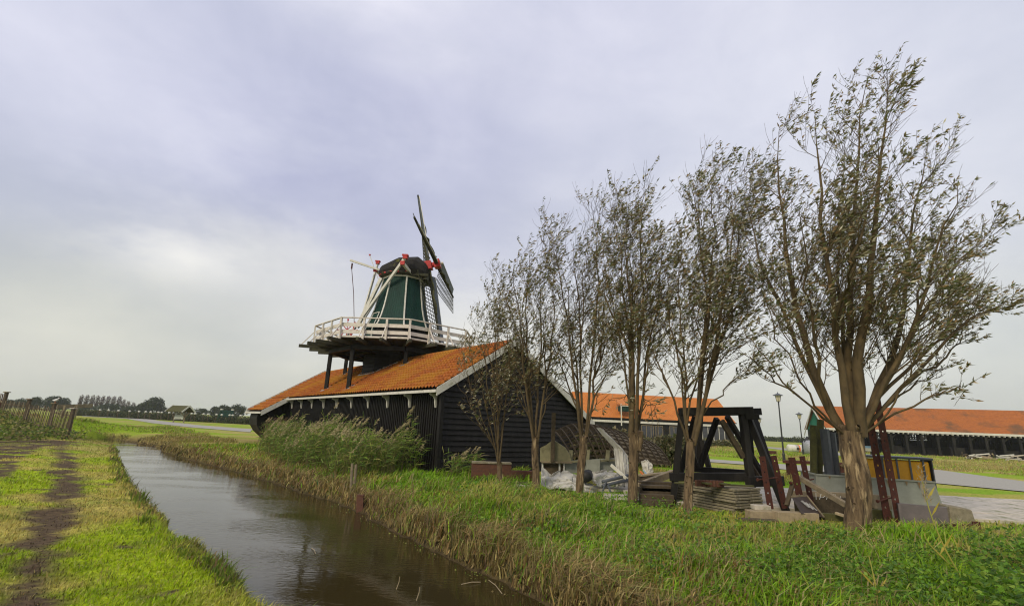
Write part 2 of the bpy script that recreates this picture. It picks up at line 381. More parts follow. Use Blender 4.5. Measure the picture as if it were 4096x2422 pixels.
ter = npobj('ground', np.stack((X, Y, Z), -1).reshape(-1, 3), q, m_ground, cols=GC.reshape(-1, 3), smooth=True)
tag(ter, kind='structure')
def hz(x, y): return float(height(np.array([x]), np.array([y]))[0])
# water
m_water = bpy.data.materials.new('ditch_water'); m_water.use_nodes = True; t = m_water.node_tree; b = t.nodes['Principled BSDF']
b.inputs['Base Color'].default_value = (.034, .026, .009, 1); b.inputs['Roughness'].default_value = .06; b.inputs['IOR'].default_value = 1.33
tcn = nd(t, 'ShaderNodeTexCoord'); mpn = nd(t, 'ShaderNodeMapping'); mpn.inputs['Scale'].default_value = (.55, 1.5, 1); mpn.inputs['Rotation'].default_value = (0, 0, .5); t.links.new(tcn.outputs['Object'], mpn.inputs[0])
no = nd(t, 'ShaderNodeTexNoise'); no.inputs['Scale'].default_value = 9; no.inputs['Detail'].default_value = 3; t.links.new(mpn.outputs[0], no.inputs[0])
nm = nd(t, 'ShaderNodeTexNoise'); nm.inputs['Scale'].default_value = .5; nm.inputs['Detail'].default_value = 2; t.links.new(mpn.outputs[0], nm.inputs[0])
rr = ramp(t, nm.outputs[0], [(.4, (.12, .12, .12)), (.60, (1, 1, 1))])
bn = nd(t, 'ShaderNodeBump'); bn.inputs['Distance'].default_value = .02; t.links.new(no.outputs[0], bn.inputs['Height'])
t.links.new(mth(t, 'MULTIPLY', rr.outputs[0], .42), bn.inputs['Strength']); t.links.new(bn.outputs[0], b.inputs['Normal'])
wx = np.linspace(-36, 18, 2); wy = np.linspace(-13, 43, 2)
wv = np.array([(-38, 45, WZ), (-38, 30, WZ), (12, -14, WZ), (20, -14, WZ), (20, 0, WZ), (2.5, 14, WZ), (-14, 45, WZ)], float)
mb = MB(); mb.v = [tuple(p) for p in wv]; mb.f = [tuple(range(len(wv)))]
tag(obj('water', mb, m_water), kind='structure')
# paths and slabs lie on the flat ground
PATHS = []
def ribbon(name, pts_l, pts_r, z, m_, n=8):
    PATHS.append((np.array([(p+q_)[:2]/2 for p, q_ in zip(pts_l, pts_r)]), max(np.linalg.norm((p-q_)[:2]) for p, q_ in zip(pts_l, pts_r))/2+.15))
    mb = MB(); a = [V(p) for p in pts_l]; b_ = [V(p) for p in pts_r]; A_ = []; B_ = []
    for i in range(len(a)-1):
        for k in range(n): t_ = k/n; A_.append(a[i]*(1-t_)+a[i+1]*t_); B_.append(b_[i]*(1-t_)+b_[i+1]*t_)
    A_.append(a[-1]); B_.append(b_[-1]); m = len(A_); vs = []
    for p, q_ in zip(A_, B_):
        vs += [(p[0], p[1], z+max(0, hz(p[0], p[1]))), (q_[0], q_[1], z+max(0, hz(q_[0], q_[1])))]
    mb.add(vs, [(2*i, 2*i+1, 2*i+3, 2*i+2) for i in range(m-1)])
    return tag(obj(name, mb, m_), kind='structure')
G = lambda *p: [gp(*q_) for q_ in p]
ribbon('path', G((330, 1660), (520, 1665), (640, 1682), (780, 1698), (900, 1708), (1010, 1716)), G((330, 1664), (500, 1673), (610, 1692), (760, 1708), (890, 1719), (1000, 1728)), .035, m_asph)
ribbon('path', G((2540, 1826), (2836, 1836), (2972, 1846), (3180, 1860), (3440, 1868), (3760, 1880), (4096, 1926), (4500, 1985)), G((2540, 1838), (2836, 1848), (2972, 1858), (3150, 1880), (3420, 1905), (3760, 1935), (4096, 1967), (4500, 2040)), .035, m_asph)
ribbon('path', G((2990, 1782), (3090, 1788), (3260, 1803), (3500, 1818)), G((2990, 1785), (3080, 1793), (3240, 1812), (3500, 1832)), .035, m_asph)
# ================================================================ the saw mill's barn
E0 = 3.05
C0 = gp(1765, 1545, E0); B0 = gp(1157, 1587, E0); e_ = B0-C0; e_[2] = 0; e_ /= np.linalg.norm(e_)
g_ = V((-e_[1], e_[0], 0)); g_ = g_ if g_[0] > 0 else -g_
WR, HR = 3.32, 5.15; SL = (HR-E0)/WR; WE, HE = 7.9, 2.15; SR = (HR-HE)/(WE-WR); LB = 23.0
def Q(al, ac, z): 
    p = C0+e_*al+g_*ac; return V((p[0], p[1], z))
zup = V((0, 0, 1))
def tiles(al0, al1, ac0, ac1, zfun, nal, nrow, ns=6, wav=.040, stp=.075, lift=.06):
    """pantiled slope: rolls run up the slope, rows step over each other"""
    us = np.linspace(al0, al1, nal*ns+1); ph = np.arange(nal*ns+1)/ns*2*math.pi
    w = wav*(np.cos(ph)+.35*np.cos(2*ph+.8)); vs = []; rows = []
    for r in range(nrow):
        for k in (0, 1):
            t = (r+(k if k == 0 else .999))/nrow; off = lift+(stp if k == 0 else 0)
            ac = ac0+(ac1-ac0)*t; rows.append(len(rows))
            jit = .004*np.sin(us*3.1+r*1.7)
            for u, ww, jj in zip(us, w, jit): vs.append(Q(u, ac-(.03 if k == 0 else 0)*np.sign(ac1-ac0), zfun(ac)+off+ww+jj))
    n = len(us); fs = [(i*n+j, i*n+j+1, (i+1)*n+j+1, (i+1)*n+j) for i in range(len(rows)-1) for j in range(n-1)]
    mb = MB(); mb.add(vs, fs); return mb
zl = lambda ac: E0+SL*ac
zr = lambda ac: HR-SR*(ac-WR)
barn = thing('barn', Q(0, 0, 0), 'black tarred wooden barn with orange pantile roof under the windmill', 'barn')
tl = tiles(-.18, LB, -.22, WR, zl, 92, 14); obj('roof', tl, m_tile, barn, smooth=False)
o = obj('roof', tiles(18.7, LB, -1.62, -.22, zl, 18, 4), m_tile, barn)
obj('roof', tiles(-.18, LB, WE+.2, WR, zr, 96, 18, ns=4), m_tile, barn)
# roof deck under the tiles, ridge tiles
mb = MB()
mb.prism([Q(-.15, -.24, zl(-.24)), Q(-.15, WR, HR), Q(-.15, WE+.22, zr(WE+.22)), Q(-.15, WE+.22, zr(WE+.22)-.09), Q(-.15, WR, HR-.10), Q(-.15, -.24, zl(-.24)-.09)], e_*(LB+.1))
mb.prism([Q(18.7, -1.64, zl(-1.64)), Q(18.7, -.243, zl(-.243)), Q(18.7, -.243, zl(-.243)-.09), Q(18.7, -1.64, zl(-1.64)-.09)], e_*(LB-18.75))
obj('roof_boarding', mb, m_black, barn)
mb = MB()
for i in range(58):
    a0 = -.15+i*.4; mb.tube([Q(a0, WR, HR+.03), Q(a0+.41, WR, HR+.045)], [.115, .10], 8)
obj('ridge_tiles', mb, m_tile, barn, smooth=True)
# walls: vertical boards with battens to the front, lap siding on the gable
mb = MB(); mb.prism([Q(0, .1, -.3), Q(19.2, .1, -.3), Q(19.2, .1, zl(.1)-.09), Q(0, .1, zl(.1)-.09)], g_*.08)
mb.prism([Q(19.2, .1, -.3), Q(LB-.3, .1, -.3), Q(LB-.3, .1, zl(.1)-.09), Q(19.2, .1, zl(.1)-.09)], g_*.08)
for i in range(int(22.6/.165)):
    a0 = .12+i*.165; dx = rng.normal(0, .006)
    mb.box(Q(a0+dx, .075, 1.35), (.05, .05, 3.3), [e_, g_, zup])
obj('front_wall', mb, m_black, barn)
mb = MB(); zz = -.2; hh = .195
def span(z):
    a0 = 0 if z <= E0 else (z-E0)/SL; a1 = WE if z <= HE else WR+(HR-z)/SR
    return a0, a1
while zz < HR-.25:
    a0, a1 = span(zz); b0, b1 = span(zz+hh)
    if b1-b0 < .1: break
    j = rng.normal(0, .004)
    mb.add([Q(-.06+j, a0+.02, zz), Q(-.06+j, a1-.02, zz), Q(-.005, b1-.02, zz+hh+.01), Q(-.005, b0+.02, zz+hh+.01),
            Q(.01, a0+.02, zz), Q(.01, a1-.02, zz), Q(.03, b1-.02, zz+hh+.01), Q(.03, b0+.02, zz+hh+.01)],
           [(0, 1, 2, 3), (4, 7, 6, 5), (0, 4, 5, 1), (3, 2, 6, 7), (0, 3, 7, 4), (1, 5, 6, 2)])
    zz += hh
obj('gable_wall', mb, m_black, barn)
mb = MB(); mb.box(Q(-.05, .04, 1.35), (.16, .14, 3.3), [e_, g_, zup]); obj('corner_post', mb, m_black, barn); mb = MB(); mb.box(Q(-.05, WE-.04, .9), (.16, .14, 2.4), [e_, g_, zup]); obj('corner_post', mb, m_black, barn)
mb = MB(); mb.prism([Q(LB-.3, .1, -.3), Q(LB-.3, .1, E0), Q(LB-.3, WR, HR-.1), Q(LB-.3, WE, HE-.1), Q(LB-.3, WE, -.3)], e_*.08)
mb.prism([Q(0, WE, -.3), Q(LB, WE, -.3), Q(LB, WE, HE-.1), Q(0, WE, HE-.1)], -g_*.08)
obj('rear_wall', mb, m_black, barn)
# rounded black bulge of the wall under the low eave at the far end
mb = MB(); prof = [(-1.45, 2.02), (-1.5, 1.6), (-1.42, 1.15), (-1.15, .75), (-.6, .3), (-.1, -.2), (.1, -.2), (.1, 2.9), (-.2, 2.9)]
mb.prism([Q(20.6, a, z) for a, z in prof], e_*(LB-.3-20.6)); obj('bulging_wall', mb, m_black, barn)
mb = MB(); mb.beam(Q(18.9, .05, 1.0), Q(18.9, -1.35, 2.05), .14, .16, (0, 0, 1)); mb.beam(Q(20.4, .05, 1.0), Q(20.4, -1.35, 2.05), .14, .16)
obj('eave_strut', mb, m_black, barn)
# white barge boards and gutters
def barge(a, ac0, ac1, zf, m_=m_white, h=.27):
    mb = MB(); r_ = .24 if a > 20 else .13; mb.prism([Q(a, ac0, zf(ac0)+r_), Q(a, ac1, zf(ac1)+r_), Q(a, ac1, zf(ac1)+.11-h), Q(a, ac0, zf(ac0)+.11-h)], e_*(.045 if a < 20 else .14)); return obj('barge_board', mb, m_, barn)
barge(-.24, -.30, WR, zl); barge(-.24, WR, WE+.3, zr); barge(LB+.03, -1.7, WR, zl, h=.30); barge(LB+.03, WR, WE+.3, zr)
barge(18.62, -1.72, -.2, zl, h=.30)
mb = MB(); mb.box(Q(9.2, -.30, zl(-.3)+.01), (18.85, .12, .10), [e_, g_, zup]); 
for s_ in (2.8, 9.1, 13.6, 16): mb.box(Q(s_, -.365, zl(-.3)+.01), (.05, .02, .11), [e_, g_, zup])
obj('gutter', mb, m_white, barn)
mb = MB(); mb.box(Q(20.85, -1.72, zl(-1.72)), (4.45, .12, .12), [e_, g_, zup]); obj('gutter', mb, m_white, barn)
for k in range(10):
    a = .35+k*(18.2/9); mb = MB()
    pr_ = [(-.245, 2.84), (.07, 2.84), (.07, 2.32), (.02, 2.30), (-.01, 2.42), (-.03, 2.60), (-.10, 2.70), (-.20, 2.735), (-.245, 2.76)]
    mb.prism([Q(a-.035, a_, z) for a_, z in pr_], e_*.075); obj('eave_bracket', mb, m_white, barn)
mb = MB(); 
for rr_ in range(14): mb.box(Q(14.6, 4.3, 4.6+.08*rr_), (.56+.012*(rr_ % 2), .56+.012*(rr_ % 2), .074), [e_, g_, zup])
obj('chimney', mb, m_brick, barn)
# low brick wall with a stone coping before the gable
bw = thing('brick_wall', gp(1890, 1902), 'low red brown brick wall with pale coping in front of the black gable', 'wall')
p0, p1 = at(1885, 1902, 16.3), at(2135, 1900, 16.6); p0[2] = p1[2] = 0; mb = MB(); mb.beam(p0+zup*.10, p1+zup*.10, .3, .5); obj('brickwork', mb, m_brick, bw)
p2 = p0+(p1-p0)*.62; mb = MB(); mb.beam(p0+zup*.45, p2+zup*.45, .3, .2); obj('brickwork', mb, m_brick, bw)
mb = MB(); mb.beam(p0+zup*.575, p2+zup*.575, .36, .05); obj('coping', mb, m_slab, bw)
# ================================================================ the windmill
AXI = Q(11.35, 3.6, 0); AX = AXI.copy()
def oct8(r, z, off=0.0): return [V((AX[0]+r*math.cos(math.radians(-70.5+off+45*k)), AX[1]+r*math.sin(math.radians(-70.5+off+45*k)), z)) for k in range(8)]
mill = thing('windmill', AX, 'small green smock windmill with white gallery standing on the black barn', 'windmill')
def loft(mb, rings):
    n = len(rings[0]); vs = [p for r in rings for p in r]
    fs = [(i*n+j, i*n+(j+1) % n, (i+1)*n+(j+1) % n, (i+1)*n+j) for i in range(len(rings)-1) for j in range(n)]
    fs += [tuple(range(n-1, -1, -1)), tuple((len(rings)-1)*n+j for j in range(n))]
    return mb.add(vs, fs)
RS = [(5.86, 1.98), (6.35, 1.93), (6.9, 1.84)]
# lower black body with lap boards
mb = MB(); z = 3.6; rings = []
while z < 5.75: rings += [oct8(1.93, z), oct8(1.88, z+.22)]; z += .225
loft(mb, rings); obj('lower_body', mb, m_black, mill)
mb = MB(); loft(mb, [oct8(2.0, 5.96), oct8(1.98, 6.0), oct8(1.93, 6.55), oct8(2.02, 6.58), oct8(1.9, 6.95), oct8(1.85, 7.0)]); obj('base_skirt', mb, m_black, mill)
prof = [(2.12, 6.98), (1.93, 7.30), (1.74, 7.75), (1.58, 8.3), (1.44, 9.0), (1.33, 9.7), (1.23, 10.3)]
def rad_at(z):
    return float(np.interp(z, [p[1] for p in prof], [p[0] for p in prof]))
mb = MB(); loft(mb, [oct8(r, z) for r, z in prof]); body = obj('body', mb, m_green, mill)
# vertical board joints as thin battens on every face
mb = MB()
for k in range(8):
    for s_ in np.linspace(.12, .88, 8):
        pts = []
        for r, z in prof:
            P_ = oct8(r+.004, z); pts.append(P_[k]*(1-s_)+P_[(k+1) % 8]*s_)
        for a, b in zip(pts[:-1], pts[1:]): mb.beam(a, b, .012, .012, (P_[k]+P_[(k+1) % 8])/2-AX-zup*10)
obj('board_joints', mb, m_green, mill)
for k in range(8):
    mb = MB(); pts = [oct8(r+.02, z)[k] for r, z in prof]; 
    for a, b in zip(pts[:-1], pts[1:]): mb.beam(a, b+(b-a)*.02, .085, .05, (pts[0]-AX)*V((1, 1, 0)))
    obj('corner_strip', mb, m_white, mill)
mb = MB(); loft(mb, [oct8(1.30, 10.24), oct8(1.32, 10.31), oct8(1.30, 10.38)]); obj('top_band', mb, m_white, mill)
mb = MB(); loft(mb, [oct8(1.47, 10.36), oct8(1.55, 10.44), oct8(1.50, 10.52)]); obj('curb', mb, m_moss, mill)
# door on the face left of the camera
def facept(k, s_, z, out=.03):
    P_ = oct8(rad_at(z)+out, z); return P_[k]*(1-s_)+P_[(k+1) % 8]*s_
mb = MB(); kf = 6
for (s1, z1, s2, z2) in ((.22, 6.1, .22, 7.95), (.22, 7.95, .80, 7.95), (.80, 7.95, .80, 6.1)):
    n_ = 5
    for i in range(n_):
        a = facept(kf, s1+(s2-s1)*i/n_, z1+(z2-z1)*i/n_, .07); b = facept(kf, s1+(s2-s1)*(i+1)/n_, z1+(z2-z1)*(i+1)/n_, .07); mb.beam(a, b, .05, .04)
obj('door_frame', mb, m_white, mill)
mb = MB(); mb.add([facept(kf, .24, 6.1, .05), facept(kf, .78, 6.1, .05), facept(kf, .78, 7.9, .05), facept(kf, .24, 7.9, .05)], [(0, 1, 2, 3)]); obj('door', mb, m_green, mill)
# ---- gallery
ZD = 5.9
gal = []
mb = MB(); loft(mb, [oct8(4.62, ZD-.05), oct8(4.62, ZD)]); obj('gallery_deck', mb, m_moss, mill)
mb = MB(); ring = oct8(3.75, ZD-.40)
for k in range(8): mb.beam(ring[k], ring[(k+1) % 8], .2, .22)
ring2 = oct8(2.3, ZD-.40)
for k in range(8): mb.beam(ring2[k], ring2[(k+1) % 8], .16, .2); mb.beam(ring2[k], ring[k], .14, .18)
obj('ring_beam', mb, m_black, mill)
outer = oct8(4.7, 0); nrm = []
posts = []
for k in range(8):
    a, b = outer[k], outer[(k+1) % 8]
    for s_ in (0, 1/3, 2/3): posts.append((a*(1-s_)+b*s_, k, s_))
for p, k, s_ in posts:
    mid = (outer[k]+outer[(k+1) % 8])/2-AX; 
    if s_ == 0: d_ = p-AX
    else: d_ = mid
    d_ = d_*V((1, 1, 0)); d_ /= np.linalg.norm(d_)
    base = V((p[0], p[1], 0)); mb = MB()
    mb.beam(base-d_*2.6+zup*(ZD-.20), base+d_*.78+zup*(ZD-.20), .13, .17); obj('joist', mb, m_moss, mill)
    mb = MB(); mb.beam(base+d_*.02+zup*(ZD-.28), base+d_*.06+zup*(ZD+.98), .105, .08, d_); obj('rail_post', mb, m_pinkw, mill)
    mb = MB(); mb.beam(base+d_*.66+zup*(ZD-.13), base+d_*.09+zup*(ZD+.62), .045, .05, d_); obj('rail_brace', mb, m_pinkw, mill)
rp = lambda r, z: oct8(r, z)
for z, w, h, nm_ in ((ZD+1.02, .12, .05, 'top_rail'), (ZD+.66, .035, .19, 'middle_rail'), (ZD+.29, .035, .19, 'lower_rail'), (ZD+.04, .04, .09, 'toe_board')):
    P_ = rp(4.74 if h < .06 else 4.66, z)
    for k in range(8):
        mb = MB(); mb.beam(P_[k], P_[(k+1) % 8], w, h); obj(nm_, mb, m_pinkw, mill)
# gallery props standing on the tiles
def roofz(al, ac): return zl(ac) if ac < WR else zr(ac)
for px_, py_ in ((1303, 1562), (1392, 1560), (1620, 1463), (1378, 1502)):
    n = np.cross(e_, V((g_[0], g_[1], SL))); d = ray(px_, py_); t_ = ((C0-O)@n)/(d@n); b_ = O+d*t_
    al, ac = (b_-C0)@e_, (b_-C0)@g_
    mb = MB(); mb.beam(b_-zup*.1, V((b_[0], b_[1], ZD-.3)), .19, .19); obj('gallery_prop', mb, m_black, mill)
    mb = MB(); h_ = .26
    mb.prism([Q(al-h_, ac-h_, zl(ac-h_)+.12), Q(al+h_, ac-h_, zl(ac-h_)+.12), Q(al+h_, ac+h_, zl(ac+h_)+.12), Q(al-h_, ac+h_, zl(ac+h_)+.12)], zup*.02); obj('lead_collar', mb, m_lead, mill)
mb = MB(); ro = oct8(2.02, 0)
for k in range(8):
    a, b = ro[k], ro[(k+1) % 8]; f = lambda p: V((p[0], p[1], roofz(0, (p-C0)@g_)+.12)); mb.beam(f(a), f(b), .22, .03)
obj('lead_flashing', mb, m_lead, mill)
# ---- cap
AZ = -.057; TL = .246
hx = V((math.cos(AZ), math.sin(AZ), 0)); hy = V((-math.sin(AZ), math.cos(AZ), 0))
nW = hx*math.cos(TL)+zup*math.sin(TL); 
def KP(s_, w, z): return V((AX[0], AX[1], 0))+hx*s_+hy*w+zup*z
secs = [(-1.42, .75, 10.52, 11.10, .42), (-1.35, .90, 10.45, 11.18, .47), (-.36, 1.42, 10.42, 11.78, .36), (.82, 1.38, 10.42, 11.86, .32), (1.36, 1.05, 10.45, 11.42, .42), (1.50, .90, 10.5, 11.18, .42)]
rings = []
for s_, w, zb, zt, wt in secs:
    zm = zb+(zt-zb)*.42; rings.append([KP(s_, -w*.93, zb), KP(s_, -w, zm*.6+zb*.4), KP(s_, -w*.82, zb+(zt-zb)*.66), KP(s_, -wt, zt-.04), KP(s_, 0, zt+.03), KP(s_, wt, zt-.04), KP(s_, w*.82, zb+(zt-zb)*.66), KP(s_, w, zm*.6+zb*.4), KP(s_, w*.93, zb)])
mb = MB(); loft(mb, rings); obj('cap', mb, m_thatch, mill)
mb = MB()
for k in range(20):
    th = 2*math.pi*k/20; p = KP(1.50*math.cos(th), 1.42*math.sin(th), 10.47); mb.box(p, (.12, .12, .09), [hx, hy, zup])
obj('cap_pegs', mb, m_red, mill)
mb = MB(); mb.beam(KP(.2, -1.2, 10.40), KP(1.75, -1.0, 10.40), .16, .16); mb.beam(KP(1.55, -1.0, 10.3), KP(1.55, 1.0, 10.3), .18, .3); mb.beam(KP(.2, 1.2, 10.40), KP(1.75, 1.0, 10.40), .16, .16); obj('cap_sill', mb, m_moss, mill)
# ---- sails
HUB = V((-5.01, 28.76, 11.43)); HUB = AX*V((1, 1, 0))+hx*1.83+zup*11.43
mb = MB(); mb.tube([HUB-nW*1.3, HUB+nW*.25], .17, 10); obj('wind_shaft', mb, m_red, mill)
mb = MB(); mb.beam(HUB-nW*.60, HUB-nW*.16, .52, .52); obj('shaft_head', mb, m_red, mill)
mb = MB(); mb.beam(HUB+nW*.0, HUB+nW*.38, .50, .50); obj('shaft_head', mb, m_red, mill)
mb = MB(); mb.tube([HUB+nW*.3, HUB+nW*.58], [.09, .075], 8); obj('shaft_nose', mb, m_white, mill)
hv = V((-math.sin(AZ), math.cos(AZ), 0)); upv_ = np.cross(nW, hv); upv_ = upv_ if upv_[2] > 0 else -upv_
AL = .135; SA = upv_*math.cos(AL)+hv*math.sin(AL); SB = upv_*math.sin(AL)-hv*math.cos(AL); SB = SB if SB[2] > 0 else -SB
LS = 5.47
def sail(d, lat, offn, LW=1.2, BW=.35, cloth=1.0):
    """one half-stock with its lattice (bars and laths) and wind board"""
    root = thing('sail_tmp', HUB, None, None); org_ = org[root.name]
    P = lambda r, a, b=0: HUB+nW*(offn+b)+d*r+lat*a
    s_ = obj('stock', MB().beam(P(0, 0), P(LS, 0), .20, .22, nW, .09, .10), m_moss, mill)
    mb = MB(); nb = 19
    tw = lambda r: math.radians(26-18*(r/LS))
    def W(r, a): return P(r, a*math.cos(tw(r)), -a*math.sin(tw(r)))
    for i in range(nb):
        r = .75+i*(LS-.85)/(nb-1); mb.beam(W(r, -.12), W(r, LW+.02), .030, .035, d)
    for a in (LW*.27, LW*.52, LW*.77, LW):
        rs = np.linspace(.75, LS-.1, 7)
        for r0_, r1_ in zip(rs[:-1], rs[1:]): mb.beam(W(r0_, a), W(r1_, a), .028, .028, nW)
    lt = obj('lattice', mb, m_moss, mill)
    mb = MB(); rs = np.linspace(.7, LS-.35, 8)
    wv = lambda r: BW
    for r0_, r1_ in zip(rs[:-1], rs[1:]):
        mb.add([W(r0_, -.06), W(r1_, -.06), W(r1_, -wv(r1_))+nW*.10, W(r0_, -wv(r0_))+nW*.10, W(r0_, -.06)-nW*.03, W(r1_, -.06)-nW*.03, W(r1_, -wv(r1_))+nW*.07, W(r0_, -wv(r0_))+nW*.07],
               [(0, 1, 2, 3), (4, 7, 6, 5), (0, 4, 5, 1), (3, 2, 6, 7), (0, 3, 7, 4), (1, 5, 6, 2)])
    obj('wind_board', mb, m_greyb, mill)
    mb = MB()
    for r0_, r1_ in zip(rs[:-1], rs[1:]): mb.beam(W(r0_, -BW-.03)+nW*.09, W(r1_, -BW-.03)+nW*.09, .04, .035, nW)
    obj('wind_board_edge', mb, m_white, mill)
    # rolled sailcloth hanging along the stock
    mb = MB(); rr_ = np.linspace(.6, LS*.62, 16); mb.tube([P(r, .12+.07*math.sin(r*3.1), .10+.04*math.sin(r*5)) for r in rr_], [.035+.03*abs(math.sin(r*4)) for r in rr_], 6); obj('furled_sailcloth', mb, m_sailc, mill, smooth=True)
    bpy.data.objects.remove(root)
m_sailc = mat('mossy_sailcloth', (.10, .10, .035), (.035, .035, .02), 6, .9, .4)
sail(SA, -SB, -.38, 1.15, .25); sail(-SA, SB, -.38, 1.25, .40); sail(SB, SA, .17, .32, .20); sail(-SB, -SA, .17, 1.30, .46)
# ---- tail poles at the back
K = AX
dist = lambda p: p[1]
def wb(p, q, w, h=None, name='tail_pole', m_=m_white):
    w *= .8; h = h and h*.8
    mb = MB(); mb.beam(p, q, w, h or w); return obj(name, mb, m_, mill)
foot = KP(-2.9, -.55, 5.98)
YC = AX[1]
t1 = at(1621, 1030, YC-1.9); f1 = at(1449, 1268, YC-.7); dd_ = f1-t1; wb(t1, t1+dd_*1.42, .15, .19)
wb(at(1511, 1054, YC+.4), at(1447, 1276, YC-.3), .12, .16); 
wb(at(1526, 1112, YC-.9), at(1428, 1310, YC-.6), .22, .24, 'tail_beam'); wb(at(1560, 1110, YC+1.0), at(1455, 1280, YC-.2), .10)
wb(at(1612, 1053, YC-2.0), at(1643, 1092, YC-1.2), .20, name='cross_beam'); wb(at(1504, 1080, YC-.2), at(1526, 1102, YC+.5), .18, name='cross_beam')
wb(at(1401, 1040, YC-.4), at(1530, 1083, YC-.4), .15, name='hoist_beam'); wb(at(1479, 1021, YC+1.6), at(1518, 1130, YC+1.6), .05, name='brake_pole')
for p, s_ in ((t1, .2), (at(1511, 1052, YC+.4), .17), (at(1479, 1021, YC+1.6), .07)):
    mb = MB(); mb.box(p+zup*.02, (s_*1.3, s_*1.3, s_), None); mb.box(p+zup*(.02+s_*.6), (s_*1.8, s_*1.5, s_*.4)); obj('red_pole_tip', mb, m_red, mill)
for p in (at(1610, 1051, YC-2.03), at(1502, 1079, YC-.23)):
    mb = MB(); mb.box(p, (.25, .12, .23), [hx, hy, zup]); obj('red_beam_end', mb, m_red, mill)
mb = MB(); r0 = at(1409, 1053, YC-.4); r1 = at(1417, 1300, YC-.4); mb.tube([r0, r0-zup*.35], .05, 6); mb.tube([r0-zup*.3, (r0+r1)/2+hx*.03, r1], .022, 5); obj('hoist_rope', mb, m_rust, mill)
# winch on the gallery
wc = KP(-2.75, -.9, ZD)
mb = MB()
for s_ in (-.28, .28): mb.beam(wc+hy*s_, wc+hy*s_*.6+zup*.85, .12, .16); mb.beam(wc+hy*s_+hx*.4, wc+hy*s_*.6+zup*.6, .1, .1)
mb.beam(wc-hy*.4+zup*.45, wc+hy*.4+zup*.45, .22, .22); obj('winch_frame', mb, m_white, mill)
mb = MB(); c = wc+zup*.95
th = np.linspace(0, 2*math.pi, 17); mb.tube([c+hx*.42*math.cos(a)+zup*.42*math.sin(a)-hy*.35 for a in th], .03, 5, cap=False)
for k in range(8):
    a = k*math.pi/4; d = hx*math.cos(a)+zup*math.sin(a); mb.beam(c-hy*.35, c+d*.62-hy*.35, .035, .045)
for k in range(8):
    a = k*math.pi/4; d = hx*math.cos(a)+zup*math.sin(a); mb.beam(c+d*.56-hy*.35, c+d*.66-hy*.35, .08, .08)
obj('winch_wheel', mb, m_red, mill)
# low black shed end with timbers beside the far end of the barn is part of the bulging wall
# ================================================================ pollard willows
WIND = V((1, -.15, .05))
class Tubes:
    """many tapered tubes collected as numpy arrays"""
    def __init__(s): s.V = []; s.Q = []; s.n = 0
    def add(s, pts, rad, n=4, jag=0.0):
        m = len(pts); T = np.gradient(pts, axis=0); T /= np.linalg.norm(T, axis=1)[:, None]+1e-9
        a = V((.9, .3, .1)) if abs(T[0][0]) < .75 else V((0, 1, .2))
        A = np.cross(T, a); A /= np.linalg.norm(A, axis=1)[:, None]+1e-9; B = np.cross(T, A); th = np.arange(n)*2*math.pi/n
        R = rad[:, None]*np.ones(n)
        if jag: R = R*(1+rng.uniform(-jag, jag, (1, n))*.6+rng.uniform(-jag, jag, (m, n)))
        P = pts[:, None]+R[:, :, None]*(np.cos(th)[None, :, None]*A[:, None]+np.sin(th)[None, :, None]*B[:, None])
        i = np.arange(m-1)[:, None]*n; j = np.arange(n)[None]; k = (j+1) % n
        q = np.stack((i+j, i+k, i+n+k, i+n+j), -1).reshape(-1, 4)+s.n
        s.V.append(P.reshape(-1, 3)); s.Q.append(q); s.n += m*n
    def build(s, name, m_, parent, smooth=True): return npobj(name, np.concatenate(s.V), np.concatenate(s.Q), m_, parent, smooth=smooth)
def bez(p, c, q, n=8, jit=0.0):
    t = np.linspace(0, 1, n)[:, None]; r = (1-t)**2*p+2*t*(1-t)*c+t*t*q
    if jit: j = rng.normal(0, jit, (n, 3)); j[0] = 0; r = r+j*np.minimum(t*3, 1)
    return r
def leaves(P, D, Ln, Wd, cols, name, parent, m_):
    """lens-shaped leaf faces, a little folded"""
    n = len(P); D = D/np.linalg.norm(D, axis=1)[:, None]
    Rn = rng.normal(0, 1, (n, 3)); S = np.cross(D, Rn); S /= np.linalg.norm(S, axis=1)[:, None]+1e-9
    a = P; b = P+D*Ln[:, None]*.45+S*Wd[:, None]*.5; c = P+D*Ln[:, None]; d = P+D*Ln[:, None]*.4-S*Wd[:, None]*.5
    vs = np.stack((a, b, c, d), 1).reshape(-1, 3); q = np.arange(n*4).reshape(n, 4)
    return npobj(name, vs, q, m_, parent, cols=np.repeat(cols, 4, 0))
def leafcols(n, green=.5, P=None):
    u = rng.random(n); A = lambda *c: np.array(c)
    c = np.empty((n, 3))
    c[:] = A(.095, .110, .036); m = u > .32; c[m] = A(.15, .135, .052); m = u > .52; c[m] = A(.31, .295, .195); m = u > .68; c[m] = A(.22, .145, .060); m = u > .90; c[m] = A(.50, .47, .35)
    return c*1.15*rng.uniform(.7, 1.3, (n, 1))
